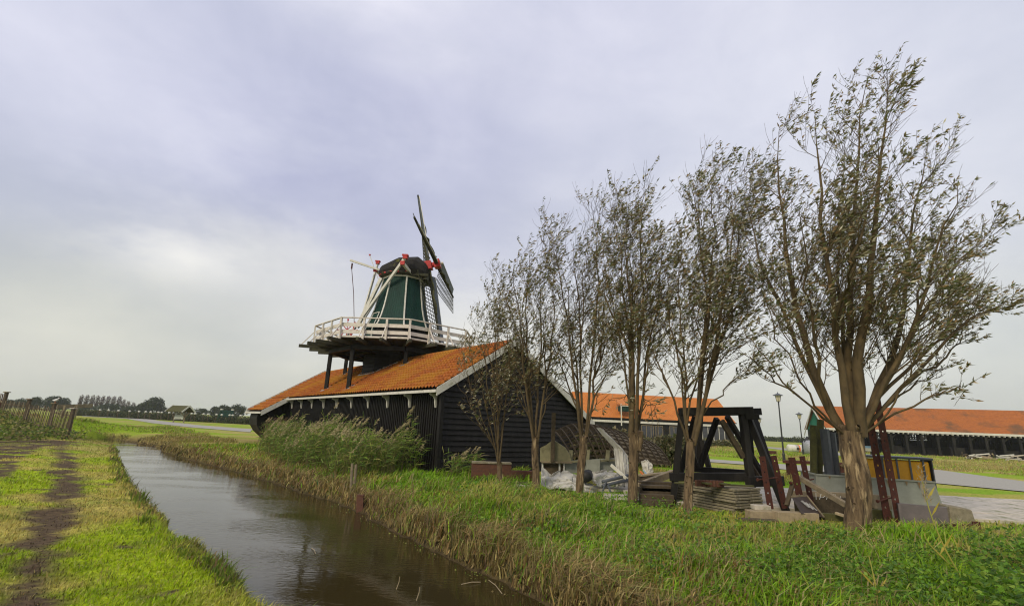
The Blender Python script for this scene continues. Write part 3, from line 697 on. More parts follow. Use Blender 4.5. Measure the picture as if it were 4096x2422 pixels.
def willow(bpx, hpx, rb, rh, stems, label, crown, dens=1.0, kn=.10, up0=None, lean=.5, stub=False, leafL=.115, low=0.0):
    rb *= .88-.08*(rb > .2); rh *= .88-.06*(rb > .2); crown *= 1.0 if rb > .15 else 1.25; drop = 105 if rb > .15 else 80; mains = []; nmain = 12 if rb > .15 else 5; dens *= 1.15 if rb > .15 else 1.05
    B_ = gp(*bpx); Yt = B_[1]; H_ = at(hpx[0], hpx[1], Yt); B_[2] = hz(B_[0], B_[1])
    root = thing('pollard_willow', B_, label, 'tree', 'pollard willows along the ditch')
    T = Tubes(); n = 14; t = np.linspace(0, 1, n)[:, None]
    n = 34; t = np.linspace(0, 1, n)[:, None]; P = B_*(1-t)+H_*t-zup*.15*(1-t); P = P+np.stack((.18*rb*np.sin(t[:, 0]*5+bpx[0]), .3*rb*np.cos(t[:, 0]*4+bpx[1]), 0*t[:, 0]), 1)*np.sin(t*math.pi); P[1:-1] += 0
    rad = rb+(rh-rb)*t[:, 0]; rad = rad*(1+.28*np.exp(-t[:, 0]*14)+.10*np.exp(-(1-t[:, 0])*12)); 
    T.add(P, rad, 36, .0); tv_ = T.V[-1].reshape(n, 36, 3); ang = np.arange(36)[None]*np.ones((n, 1)); zz_ = np.arange(n)[:, None]*np.ones((1, 36)); rid = np.abs(vnoise(ang*.42+zz_*.04, zz_*.10, 1, int(bpx[0]) % 40)-.5)*2; rid2 = vnoise(ang*.9, zz_*.3, 1, 7); T.V[-1] = (P[:, None]+(tv_-P[:, None])*(1+.20*(.45-rid)+.13*(rid2-.5))[:, :, None]).reshape(-1, 3)
    for _ in range(14):   # burrs and knobs
        s_ = rng.uniform(.1, .95); c = B_*(1-s_)+H_*s_; a = rng.uniform(0, 2*math.pi); rr_ = (rb+(rh-rb)*s_)
        d = V((math.cos(a), math.sin(a), rng.uniform(-.3, .3))); T.add(np.array([c+d*rr_*.45, c+d*rr_*.85, c+d*rr_*1.08]), V((rr_*.42, rr_*.3, rr_*.08))*rng.uniform(.5, 1.0), 7, .25)
    for _ in range(8):    # knuckles at the pollard head
        a = rng.uniform(0, 2*math.pi); d = V((math.cos(a), math.sin(a), .5)); T.add(np.array([H_-zup*.12, H_+d*rh*.6, H_+d*rh*1.15]), V((rh*.5, rh*.45, rh*.18)), 7, .2)
    T.build('trunk', m_bark, root, smooth=False)
    Lm = Tubes(); Tw = Tubes(); LP = []; LD = []; 
    twigs = []
    def side(P, rad, lev, len0):
        m = len(P); seg = np.linalg.norm(np.diff(P, axis=0), axis=1); tot = seg.sum()
        nb = max(2, int(tot*(4.4 if lev == 1 else 7.5)*dens))
        for _ in range(nb):
            s_ = rng.uniform(.12 if lev == 1 else .15, .99)**.85*(m-1.001); i = int(s_); f = s_-i; p = P[i]*(1-f)+P[i+1]*f
            if lev == 1 and p[2] < H_[2]+low: continue
            d = P[min(i+1, m-1)]-P[i]; d /= np.linalg.norm(d)+1e-9
            a = rng.uniform(0, 2*math.pi); o_ = V((math.cos(a), math.sin(a), rng.uniform(-.1, .5)))
            dr = d*.75+o_*.62+WIND*.22*lean; dr /= np.linalg.norm(dr)
            frac = 1-s_/(m-1)*.62; ln = len0*frac*rng.uniform(.5, 1.15)
            r0 = max(.004, rad[i]*.42) if lev == 1 else .004
            r0 = min(r0, .013 if lev == 1 else .005)
            q_ = p+dr*ln; c_ = p+dr*ln*.5+V((0, 0, -.02))*ln+o_*ln*.08; end = q_+WIND*ln*.12*lean+zup*ln*.15
            pts = bez(p, c_, end, 5, .012*ln)
            rd = np.linspace(r0, .0025, 5)
            (Lm if lev == 1 else Tw).add(pts, rd, 4 if lev == 1 else 3)
            if lev == 1: side(pts, rd, 2, len0*.42)
            twigs.append((pts, ln, lev))
    for st in stems:
        tip = st[0]; dy = st[1]; rs = st[2]; mid = st[3] if len(st) > 3 else None
        tipP = at(tip[0]-(85 if rb > .15 and tip[0] > 3560 else 30), tip[1]+drop*(tip[1] < 1300), Yt+dy); rs *= .86
        a = rng.uniform(0, 2*math.pi); s0 = H_+V((math.cos(a), math.sin(a), 0))*rh*.4; 
        side0 = (tipP-s0)*V((1, 1, 0)); sn = np.linalg.norm(side0)+1e-6; s0 = H_+side0/sn*min(rh*.7, sn)
        if mid is None: c_ = s0+(tipP-s0)*V((.75, .75, .38))
        else: 
            mp_ = at(mid[0], mid[1], Yt+dy*.55); c_ = 2*mp_-.5*(s0+tipP)
        if c_[2] < s0[2]+.15: c_[2] = s0[2]+.15
        if len(mains) >= nmain:
            sc_ = [np.linalg.norm((m_[0][-1]-tipP)*V((1, .6, .5)))+rng.uniform(0, .6) for m_ in mains]; mp0, mr0 = mains[int(np.argmin(sc_))]; j_ = int(rng.integers(1, 5)); s0 = mp0[j_]+zup*.08
            if s0[2] > tipP[2]-.4: s0 = mp0[1]+zup*.08
            rs = min(rs, mr0[j_]*.72); c_ = s0+(mp0[j_+1]-mp0[j_])*1.5+(tipP-s0)*V((.45, .45, .25))
        n = 12; pts = bez(s0-zup*.08, c_, tipP, n, .035); wv_ = np.linspace(0, 1, n)[:, None]; pts = pts+np.stack((np.sin(wv_[:, 0]*rng.uniform(5, 11)+rng.uniform(0, 6)), np.cos(wv_[:, 0]*rng.uniform(5, 11)), 0*wv_[:, 0]), 1)*.06*wv_*(1.1-wv_)*2; rd = rs*(1-np.linspace(0, 1, n)**1.15)+.004; rd[0] *= 1.15
        if len(mains) < nmain: mains.append((pts, rd))
        Lm.add(pts, rd, 7 if rs > .03 else 5, .04)
        ln = np.linalg.norm(tipP-s0); side(pts, rd, 1, min(2.1, .23*ln+.36)*crown)
        twigs.append((pts[-4:], 1.0, 2))
    if stub:
        a_ = at(2556, 1800, Yt-.05); b__ = at(2561, 1722, Yt-.12); T2_ = MB(); T2_.tube([a_, (a_+b__)/2, b__], [.07, .085, .082], 12, jag=.06); obj('cut_stub', T2_, m_bark, root)
    if Tw.n: Lm.V += Tw.V; Lm.Q += [q_+Lm.n for q_ in Tw.Q]
    Lm.build('limbs', m_twig, root)
    for pts, ln, lev in twigs:
        hf_ = .40+.60*float(sstep(.6, 3.2, pts[-1][2]-H_[2])) if rb > .15 else .55+.45*float(sstep(.3, 2.4, pts[-1][2]-H_[2]))
        k = rng.poisson((13 if lev == 2 else 8)*max(.4, min(1.3, ln*1.6))*dens*hf_*(1.15 if rb > .15 else 1.0)+.7)
        if k == 0: continue
        if rng.random() < .30: continue
        s_ = (1-rng.uniform(0, 1, k)**1.7*.75)*(len(pts)-1.001); i = s_.astype(int); f = (s_-i)[:, None]
        LP.append(pts[i]*(1-f)+pts[i+1]*f); d = pts[i+1]-pts[i]; d = d/(np.linalg.norm(d, axis=1)[:, None]+1e-9)
        LD.append(d*.45+WIND*1.1*lean+rng.normal(0, .05, (1, 3))+rng.normal(0, .34, (k, 3)))
    LP = np.concatenate(LP); LD = np.concatenate(LD); n = len(LP)
    # gaps: drop leaves where a coarse noise is low
    keep = (fbm(LP[:, 0]+LP[:, 1]*.5, LP[:, 2], 1.7, 3, int(bpx[0]) % 50)+rng.normal(0, .07, n)) > (.44 if rb > .15 else .415)
    LP, LD = LP[keep], LD[keep]; n = len(LP)
    leaves(LP, LD, leafL*rng.uniform(.6, 1.3, n), .27*leafL*rng.uniform(.7, 1.3, n), leafcols(n), 'foliage', root, m_leaf)
    return root, n
T6s = [((3150, 400), .6, .10, (3175, 1180)), ((3290, 345), -.5, .085, (3300, 1050)), ((3500, 195), .3, .10, (3395, 1120)), ((3650, 225), -.6, .13, (3465, 1130)), ((3790, 460), .9, .095, (3590, 1290)),
       ((4080, 1140), .3, .045, (3820, 1330)), ((3935, 1585), -.8, .022, (3760, 1560)), ((2985, 1400), -.6, .028, (3140, 1540)), ((3010, 700), .9, .06, (3120, 1230)), ((3905, 640), -.9, .055, (3690, 1180)),
       ((4030, 850), .6, .055, (3760, 1150)), ((3400, 480), 1.2, .06, (3360, 1150)), ((3560, 560), -1.3, .06, (3480, 1200)), ((3240, 720), -1.2, .045, (3260, 1200)), ((3960, 1330), .9, .03, (3740, 1450)),
       ((3060, 1000), -.9, .04, (3170, 1400)), ((3720, 800), 1.5, .05, (3600, 1300)), ((3860, 1480), .9, .02, (3700, 1530)), ((3000, 1180), .6, .035, (3150, 1440)), ((3850, 950), -1.6, .045, (3650, 1300)), ((3480, 900), -1.8, .04, (3440, 1350)), ((3320, 950), 1.6, .04, (3350, 1350)), ((4000, 1050), 1.2, .04, (3780, 1280))]
cnt = []
cnt.append(willow((3430, 2150), (3405, 1725), .25, .215, T6s, 'largest nearest pollard willow with a thick ridged trunk beside the grey steel trough', 1.0, dens=1.0, low=.5)[1])
T5s = [((2785, 650), .3, .05, (2822, 1150)), ((2960, 640), -.3, .055, (2890, 1230)), ((2860, 625), .7, .045, (2850, 1150)), ((2690, 980), .5, .035, (2700, 1400)), ((2560, 1250), -.2, .028, (2650, 1480)), ((3030, 600), .4, .045, (2930, 1200)),
       ((2750, 830), -.6, .04, (2780, 1250)), ((3080, 1250), -.5, .025, (2930, 1480)), ((2720, 1150), .8, .03, (2720, 1450)), ((2900, 900), -.9, .035, (2870, 1300)), ((3000, 980), .8, .035, (2920, 1350)), ((3060, 1480), .1, .018, (2930, 1590)), ((2620, 1420), .6, .02, (2680, 1560))]
cnt.append(willow((2750, 2065), (2762, 1765), .105, .10, T5s, 'pollard willow with five smooth stems in front of the concrete slab stack', 1.0, low=.7)[1])
T4s = [((2510, 780), .1, .075, (2530, 1330)), ((2480, 745), .2, .04, (2500, 1200)), ((2595, 735), -.3, .05, (2560, 1200)), ((2680, 880), .3, .04, (2610, 1300)), ((2530, 820), .7, .04, (2530, 1250)), ((2400, 1000), -.4, .035, (2450, 1400)), ((2640, 1050), -.6, .035, (2600, 1400)), ((2440, 900), .5, .035, (2470, 1350)), ((2700, 1250), .2, .025, (2620, 1480)), ((2620, 860), -.7, .035, (2580, 1300)), ((2560, 1000), .9, .03, (2550, 1350)),
       ((2640, 1700), -.4, .015, (2600, 1720)), ((2450, 1640), -.4, .015, (2490, 1700)), ((2660, 1790), -.5, .012, (2600, 1780))]
cnt.append(willow((2530, 2020), (2535, 1735), .13, .12, T4s, 'pollard willow with a sawn stub and sprouting head between wooden wreck and trestle', 1.0, stub=True, low=.0)[1])
T3s = [((2409, 770), .2, .045, (2385, 1180)), ((2240, 850), -.3, .045, (2270, 1300)), ((2320, 890), .4, .04, (2320, 1300)), ((2450, 1000), .2, .04, (2400, 1350)), ((2280, 1000), .8, .035, (2290, 1350)), ((2370, 960), -.7, .035, (2350, 1350)), ((2500, 1250), -.2, .03, (2430, 1480)), ((2180, 1150), .2, .03, (2250, 1450)), ((2420, 1150), -.8, .03, (2390, 1400)), ((2340, 1100), .9, .03, (2335, 1400)), ((2560, 1420), .2, .02, (2460, 1560)), ((2235, 1530), .3, .018, (2290, 1650)), ((2190, 1400), -.3, .02, (2260, 1580)), ((2430, 1590), -.3, .016, (2390, 1680))]
cnt.append(willow((2315, 1975), (2335, 1750), .115, .12, T3s, 'dark forked pollard willow leaning right beside the grey tarpaulin heap', 1.0, dens=.9, low=.25)[1])
T2s = [((2145, 935), .2, .045, (2110, 1350)), ((2090, 955), -.3, .04, (2085, 1350)), ((2195, 930), .4, .04, (2160, 1350)), ((2250, 960), -.2, .04, (2200, 1400)), ((2040, 1030), .3, .035, (2080, 1400)), ((2120, 1080), .8, .03, (2120, 1400)), ((2220, 1100), -.7, .03, (2180, 1450)), ((2000, 1200), -.5, .028, (2070, 1500)), ((2290, 1250), .5, .025, (2220, 1500)), ((2160, 1200), -.9, .025, (2150, 1450)), ((2060, 1500), .3, .016, (2100, 1650)), ((2225, 1520), -.3, .016, (2180, 1660)), ((2240, 1420), .5, .018, (2180, 1600)), ((2040, 1420), -.4, .016, (2090, 1600))]
cnt.append(willow((2143, 1965), (2142, 1752), .12, .10, T2s, 'straight knobbly pollard willow left of the grey tarpaulin heap', .95, dens=.85, low=-.05)[1])
T1s = [((1990, 1060), .2, .03, (1990, 1450)), ((1925, 1240), .2, .028, (1950, 1500)), ((1890, 1290), -.3, .022, (1930, 1560)), ((2050, 1100), -.2, .028, (2030, 1450)), ((1960, 1180), -.5, .025, (1970, 1480)), ((2080, 1250), .4, .022, (2050, 1520)), ((1850, 1520), -.3, .015, (1900, 1640)), ((1900, 1640), -.5, .012, (1950, 1740)), ((2095, 1500), -.3, .016, (2060, 1640)), ((2110, 1650), .2, .012, (2060, 1740)), ((1870, 1400), .3, .018, (1930, 1600)), ((2020, 1200), .6, .025, (2010, 1480)), ((1940, 1440), .4, .015, (1970, 1620)), ((2040, 1400), -.6, .016, (2020, 1600))]
cnt.append(willow((1998, 1945), (1999, 1850), .085, .075, T1s, 'slender low-forked willow leftmost in the row before the black gable', .95, dens=.8, low=.1)[1])
print('willow leaves', cnt)
# ================================================================ grass and bank plants
def blades(name, label_kind, r, az, hgt, wid, colf, lean=.35, keepf=None, m_=m_grass, two=True):
    x = r*np.sin(az); y = r*np.cos(az); 
    sd, lf = ditch(x, y); gc, mud, dry, lfb = ground_col(x, y)
    keep = sd > .02
    if keepf is not None: keep &= keepf(x, y, sd, lfb, mud, dry)
    x, y, sd, lfb, mud, dry, gc = x[keep], y[keep], sd[keep], lfb[keep], mud[keep], dry[keep], gc[keep]
    n = len(x); z = height(x, y); h = hgt(x, y, sd, lfb, mud, dry)*rng.uniform(.45, 1.25, n); c = colf(x, y, sd, lfb, gc, n)
    w = wid*(1+np.hypot(x, y)/11)*rng.uniform(.6, 1.3, n)
    a = rng.uniform(0, math.pi, n); S = np.stack((np.cos(a), np.sin(a), 0*a), 1)
    Ld = rng.normal(0, 1, (n, 3))*V((1, 1, 0))*lean+V((1, -.1, 0))*lean*.9; P = np.stack((x, y, z-.01), 1)
    up_ = V((0, 0, 1)); M1 = P+(up_*.55+Ld*.22)*h[:, None]; TP = P+(up_*(.95-.25*np.linalg.norm(Ld, axis=1)[:, None].clip(0, 1.5))+Ld*.75)*h[:, None]
    w = w[:, None]
    vs = np.stack((P-S*w/2, P+S*w/2, M1+S*w*.42, M1-S*w*.42, TP), 1).reshape(-1, 3); b_ = np.arange(n)*5
    q_ = np.stack((b_, b_+1, b_+2, b_+3), 1); tr = np.stack((b_+3, b_+2, b_+4), 1)
    k5 = np.array([.62, .62, .95, .95, 1.12])
    cols = (c[:, None, :]*np.ones((1, 5, 1))).reshape(-1, 3)
    o = npobj(name, vs, q_, m_, cols=cols, tris=tr); tag(o, kind='stuff', label=label_kind[0], cat=label_kind[1]); return o
def rr_(n, r0, r1, a0, a1): return np.exp(rng.uniform(math.log(r0), math.log(r1), n)), np.radians(rng.uniform(a0, a1, n))
def jitc(c, n, s=.25): return np.clip(c*rng.uniform(1-s, 1+s, (n, 1))*(1+rng.normal(0, .06, (n, 3))), 0, 1)
# mown left bank
def kf(x, y, sd, lf, mud, dry): return lf & (y < 36) & (rng.random(len(x)) > mud*.75)
def hf(x, y, sd, lf, mud, dry): return (.07+.10*sstep(.7, .1, sd)+.05*sstep(.5, .7, fbm(x, y, 1.5, 3, 71)))*(1-.4*mud)
def cf(x, y, sd, lf, gc, n):
    c = gc*1.12; s_ = rng.random(n) < .25; c[s_] = c[s_]*.4+V((.44, .38, .14))*.6; s_ = rng.random(n) < .12; c[s_] = c[s_]*.45; return jitc(c, n, .4)
r, a = rr_(330000, 4.2, 45, -62, 20)
blades('grass', ('short mown yellow-green grass of the left bank', 'grass'), r, a, hf, .007, cf, lean=.55, keepf=kf)
# rough bank to the right of the water
def kr(x, y, sd, lf, mud, dry): return (~lf) & (y < 21.5+sstep(-2, -8, x)*14) & ~((x > 4.5) & (y > 11.8)) & ~((x > .8) & (y > 14.0+.0*x)) & (((V((0, 0))[0]+x-C0[0])*g_[0]+(y-C0[1])*g_[1] < .1) | ((x-C0[0])*e_[0]+(y-C0[1])*e_[1] < 0))
def hr_(x, y, sd, lf, mud, dry): return (1-.62*sstep(8.2, 10.2, y-.1*x)*sstep(2.0, 4.0, x))*(.17+.20*sstep(.42, .62, fbm(x, y, 1.1, 3, 81))+.18*dry*sstep(.0, .3, sd))
def cr_(x, y, sd, lf, gc, n):
    c = gc*(.62+.8*fbm(x, y, .9, 4, 66))[:, None]; u = rng.random(n); n_ = fbm(x, y, .7, 3, 91)
    pale = u < .06+.20*sstep(.45, .62, n_); c[pale] = V((.36, .30, .13)); br = (u > .68) & (u < .82); c[br] = V((.25, .42, .02))
    dk = u > .93; c[dk] = V((.055, .11, .035))
    ye = (sd < 2.0) & (u > .45) & (u < .62); c[ye] = V((.26, .165, .045)); dd = (sd < .6) & (rng.random(n) < .6); c[dd] = lerp(V((.36, .28, .11)), V((.17, .12, .06)), rng.random(dd.sum()))
    return jitc(c, n, .3)
r, a = rr_(260000, 4.2, 34, -42, 55)
blades('grass', ('tall windblown green grass of the bank under the willows', 'grass'), r, a, hr_, .0115, cr_, lean=.62, keepf=kr)
# long bent tufts standing out of the bank
def kt(x, y, sd, lf, mud, dry): return kr(x, y, sd, lf, mud, dry) & (fbm(x, y, 1.4, 3, 17) > .52) & ~((x > 2.5) & (y > 8.6))
def ht(x, y, sd, lf, mud, dry): return .46+.15*dry
def ct(x, y, sd, lf, gc, n):
    c = np.tile(V((.17, .31, .03)), (n, 1)); u = rng.random(n); c[u > .45] = V((.38, .32, .13)); c[u > .8] = V((.26, .30, .06)); return jitc(c, n, .35)
r, a = rr_(30000, 4.2, 30, -42, 55)
blades('grass', ('long bent seeding grass tufts scattered over the right bank', 'grass'), r, a, ht, .009, ct, lean=.85, keepf=kt)
# dead stalks hanging over the water's edge
def kd(x, y, sd, lf, mud, dry): return (~lf) & (sd < .35+1.15*fbm(x, y, .8, 3, 19)) & (y < 34)
def hd(x, y, sd, lf, mud, dry): return .20+.26*sstep(.4, .65, fbm(x, y, 1.3, 3, 15))
def cd(x, y, sd, lf, gc, n): return jitc(lerp(V((.42, .33, .12)), V((.18, .125, .06)), rng.random(n)**1.3), n, .4)
r, a = rr_(150000, 4.5, 36, -42, 30)
blades('dead_stalks', ('brown dead stalks along the right water edge', 'dry grass'), r, a, hd, .0115, cd, lean=.75, keepf=kd)
# fringe on the left water edge
def kl(x, y, sd, lf, mud, dry): return lf & (sd < .45) & (y < 32) & (fbm(x, y, 1.1, 3, 25) > .42)
def hl_(x, y, sd, lf, mud, dry): return .14+.20*sstep(.5, .7, fbm(x, y, 1.3, 3, 35))
def cl_(x, y, sd, lf, gc, n):
    c = np.tile(V((.13, .20, .025)), (n, 1)); u = rng.random(n) < .35; c[u] = V((.20, .14, .07)); return jitc(c, n, .35)
r, a = rr_(150000, 4.5, 36, -62, 5)
blades('grass', ('longer tufts hanging over the left water edge', 'grass'), r, a, hl_, .009, cl_, lean=.5, keepf=kl)
# rough tussocks on the banks farther off
def kq(x, y, sd, lf, mud, dry): return (y > 27) & (y < 62) & (x < -14) & (x > -46) & ~(lf & (y < 36)) & (((x-C0[0])*g_[0]+(y-C0[1])*g_[1] < -2.2)) & (fbm(x, y*1.6, .35, 3, 31) > .42)
def hq(x, y, sd, lf, mud, dry): return .16+.22*sstep(.5, .7, fbm(x, y, .5, 3, 31))
def cq(x, y, sd, lf, gc, n):
    c = gc*1.0; u = rng.random(n) < .35; c[u] = V((.36, .29, .11)); return jitc(c, n, .35)
r, a = rr_(120000, 28, 75, -56, -10)
blades('grass', ('rough straw-coloured grass on the bank beyond the end of the ditch', 'grass'), r, a, hq, .009, cq, lean=.7, keepf=kq)
def offpath(x, y):
    k = np.ones(len(x), bool)
    for c_, w_ in PATHS: k &= dseg(x, y, c_) > w_
    return k
def km(x, y, sd, lf, mud, dry): return (y > 17) & (x > 4) & offpath(x, y) & (fbm(x, y*1.6, .35, 3, 31) > .40) & ~((x < 24) & (y < 19)) & (((x-C0[0])*g_[0]+(y-C0[1])*g_[1] > 9))
r, a = rr_(150000, 18, 95, 2, 56)
blades('grass', ('patchy mown grass and straw of the meadow behind the yard', 'grass'), r, a, hq, .008, cq, lean=.7, keepf=km)
# nettles and brambles running wild at the right edge
# broad-leaved weeds
def weeds(name, label, n, reg, hmax, size, cols, seedn, thr=.47):
    r, a = reg(n); x = r*np.sin(a); y = r*np.cos(a); sd, lf = ditch(x, y)
    k = (sd > .9) & (fbm(x, y, 1.2, 3, seedn) > thr); x, y = x[k], y[k]; n = len(x); z = height(x, y)
    hh = hmax*rng.uniform(.15, 1, n)*(.5+fbm(x, y, 1.2, 3, seedn)); P = np.stack((x, y, z+hh), 1)
    D = rng.normal(0, 1, (n, 3))*V((1, 1, .35))+V((0, 0, .15)); i = rng.integers(0, len(cols), n); c = np.array(cols)[i]*rng.uniform(.7, 1.3, (n, 1))
    o = leaves(P, D, size*rng.uniform(.6, 1.4, n), size*.75*rng.uniform(.6, 1.2, n), c, name, None, m_grass); tag(o, kind='stuff', label=label, cat='weeds')
gcol = [(.10, .21, .02), (.14, .28, .02), (.08, .16, .03), (.20, .30, .04)]
weeds('weeds', 'low broad-leaved weeds under the large willow', 17000, lambda n: (rng.uniform(7.0, 10.6, n), np.radians(rng.uniform(25, 56, n))), .26, .05, gcol, 3, .52)
weeds('weeds', 'bramble tangle at the right edge of the yard', 9000, lambda n: (rng.uniform(6.5, 9.8, n), np.radians(rng.uniform(42, 56, n))), .55, .06, gcol, 4, .40)
weeds('weeds', 'patchy broad-leaved weeds in the grass of the middle bank', 9000, lambda n: (rng.uniform(6.5, 15, n), np.radians(rng.uniform(-6, 25, n))), .2, .06, gcol, 8)
def brush(n, x0, x1, y0, y1): 
    x = rng.uniform(x0, x1, n); y = rng.uniform(y0, y1, n); return np.hypot(x, y), np.arctan2(x, y)
weeds('weeds', 'dense green weeds at the foot of the picket fence', 26000, lambda n: brush(n, -42, -26.5, 22.5, 36.0), .6, .17, [(.12, .19, .02), (.20, .24, .04), (.08, .12, .025), (.28, .24, .09)], 12)
# green scum of small floating leaves along the right edge
n = 5000; x = rng.uniform(-6, 4, n); y = rng.uniform(4, 15, n); sd, lf = ditch(x, y); k = (sd < -.02) & (sd > -.55*fbm(x, y, 1.3, 3, 2)) & (~lf); x, y = x[k], y[k]; n = len(x)
if n: tag(leaves(np.stack((x, y, np.full(n, WZ+.008)+rng.uniform(0, .006, n)), 1), np.stack((rng.normal(0, 1, n), rng.normal(0, 1, n), np.zeros(n)), 1), rng.uniform(.02, .05, n), rng.uniform(.02, .04, n), np.array([(.14, .22, .04), (.25, .27, .06), (.20, .15, .06)])[rng.integers(0, 3, n)], 'floating_leaves', None, m_grass), 'small green and brown leaves floating along the right water edge', 'floating leaves', kind='stuff')
# ---- reeds
def reeds(name, label, pts, hfun, seedn, lcols, plume=.5, pcol=(.44, .37, .20)):
    root_v = []; cols = []; tv = []; P_ = []; D_ = []; Ls = []; Ws = []; Cs = []
    T = Tubes(); 
    for (x, y) in pts:
        z = hz(x, y); h = hfun(x, y)*rng.uniform(.72, 1.08); ld = V((rng.normal(.13, .09), rng.normal(-.02, .08), 0))
        b = V((x, y, z)); pth = bez(b, b+zup*h*.6+ld*h*.1, b+zup*h+ld*h*.9, 5); T.add(pth, np.linspace(.006, .003, 5)*(1+.0*x), 3)
        k = 9; s_ = rng.uniform(.18, .97, k)*3.99; i = s_.astype(int); f = (s_-i)[:, None]; pp = pth[i]*(1-f)+pth[i+1]*f
        aa = rng.uniform(0, 2*math.pi, k); dd = np.stack((np.cos(aa)*.7+.45, np.sin(aa)*.7, rng.uniform(.0, .9, k)), 1)
        P_.append(pp); D_.append(dd); Ls.append(rng.uniform(.22, .5, k)); Ws.append(rng.uniform(.016, .030, k)); ci = rng.integers(0, len(lcols), k); Cs.append(np.array(lcols)[ci])
        if rng.random() < plume:
            k = 26; s_ = rng.uniform(0, 1, k); tip = pth[-1]; dr = V((.55, rng.normal(0, .2), .75)); dr /= np.linalg.norm(dr)
            P_.append(tip+dr*(s_[:, None]-.25)*.30+rng.normal(0, .014, (k, 3))); D_.append(dr+rng.normal(0, .35, (k, 3))+V((.5, 0, -.1))); Ls.append(rng.uniform(.07, .14, k)*(1.2-s_*.6)); Ws.append(np.full(k, .016)); Cs.append(np.tile(np.array(pcol), (k, 1))*rng.uniform(.7, 1.3, (k, 1)))
    o = T.build(name, m_twig, None, smooth=False) if False else None
    P_ = np.concatenate(P_); D_ = np.concatenate(D_); Ls = np.concatenate(Ls); Ws = np.concatenate(Ws); Cs = np.concatenate(Cs); n = len(P_)
    D_ = D_/np.linalg.norm(D_, axis=1)[:, None]; S = np.cross(D_, rng.normal(0, 1, (n, 3))); S /= np.linalg.norm(S, axis=1)[:, None]
    droop = V((.25, 0, -.35)); a = P_; m_l = P_+D_*Ls[:, None]*.5; tip = P_+D_*Ls[:, None]*.9+droop*Ls[:, None]*.45
    w = Ws[:, None]; vs = np.stack((a-S*w*.3, a+S*w*.3, m_l+S*w*.5, m_l-S*w*.5, tip), 1).reshape(-1, 3); b_ = np.arange(n)*5
    sv = np.concatenate(T.V); sq = np.concatenate(T.Q); c = np.repeat(Cs*rng.uniform(.75, 1.25, (n, 1)), 5, 0)
    vs = np.concatenate((vs, sv)); q_ = np.concatenate((np.stack((b_, b_+1, b_+2, b_+3), 1), sq+n*5)); tr = np.stack((b_+3, b_+2, b_+4), 1)
    c = np.concatenate((c, np.tile(V((.17, .15, .06)), (len(sv), 1))))
    o = npobj(name, vs, q_, m_grass, cols=c, tris=tr); tag(o, kind='stuff', label=label, cat='reeds')
def prx(p):
    v = V((p[0], p[1], 0))-O; return PW/2+F*(v@rt)/(v@fw)
def strip_pts(n, a0, a1, b0, b1):
    al = rng.uniform(a0, a1, n); ac = -rng.uniform(b0, b1, n); pts = [Q(a, c, 0)[:2] for a, c in zip(al, ac)]
    out = []
    for p in pts:
        sd, _ = ditch(np.array([p[0]]), np.array([p[1]]))
        if sd[0] > .8 and prx(p) > 1020+60*rng.random() and float(fbm(p[0], p[1], 1.6, 2, 9)) > .30+.12*rng.random(): out.append(p)
    return out
lc = [(.15, .26, .035), (.22, .32, .04), (.17, .24, .05), (.33, .32, .09), (.09, .16, .03)]
reeds('reeds', 'tall plumed reeds leaning in the wind before the barn wall', strip_pts(2500, .3, 17.0, .35, 3.4), lambda x, y: (1.32+1.15*(float(fbm(x, y, 1.1, 3, 44))-.5)*2)*rng.uniform(.85, 1.12), 1, lc, .26)
reeds('reeds', 'dark clump of reddish reeds by the far corner of the barn', strip_pts(150, 16.2, 17.8, .8, 2.2), lambda x, y: 1.45, 2, [(.10, .08, .03), (.09, .07, .04), (.08, .10, .03)], .6, (.20, .12, .08))
reeds('reeds', 'sparse dry shoots between the barn corner and the brick wall', [tuple(at(rng.uniform(1770, 1905), 1900, rng.uniform(16.6, 17.4))[:2]) for _ in range(40)], lambda x, y: .8, 3, lc+[(.25, .2, .1)], .2)
# ================================================================ background barns
def shed(name, label, rp, ep, depths, zE, zR, bl, gable_m, tile_m, wall_m, extra=None):
    """long barn seen from its eave side. ep: eave ends (px) with depths, rp not needed: ridge height zR and depth of half span bl"""
    a = at(ep[0][0], ep[0][1], depths[0]); b = at(ep[1][0], ep[1][1], depths[1]); a[2] = b[2] = 0
    ev = b-a; Ln = np.linalg.norm(ev); ev /= Ln; gv = V((-ev[1], ev[0], 0)); gv = gv if gv[1] > 0 else -gv
    root = thing(name, a, label, 'barn'); P = lambda al, ac, z: a+ev*al+gv*ac+zup*z
    W_ = bl*2; sl = (zR-zE)/bl; zf = lambda ac: zE+sl*ac if ac < bl else zR-sl*(ac-bl)
    return root, P, Ln, ev, gv, zf, W_
def ptiles(P, L_, bl, zE, zR, nal, nrow, lift=.06):
    us = np.linspace(-.4, L_+.4, nal*3+1); ph = np.arange(nal*3+1)/3*2*math.pi; w = .03*np.cos(ph); vs = []; n = len(us); R_ = 0
    for r in range(nrow):
        for k in (0, .999):
            t = (r+k)/nrow; ac = -.35+(bl+.35)*t; z = zE+(zR-zE)*(ac/bl)+lift+(.035 if k == 0 else 0)
            for u, ww in zip(us, w): vs.append(P(u, ac, z+ww))
            R_ += 1
    return MB().add(vs, [(i*n+j, i*n+j+1, (i+1)*n+j+1, (i+1)*n+j) for i in range(R_-1) for j in range(n-1)])
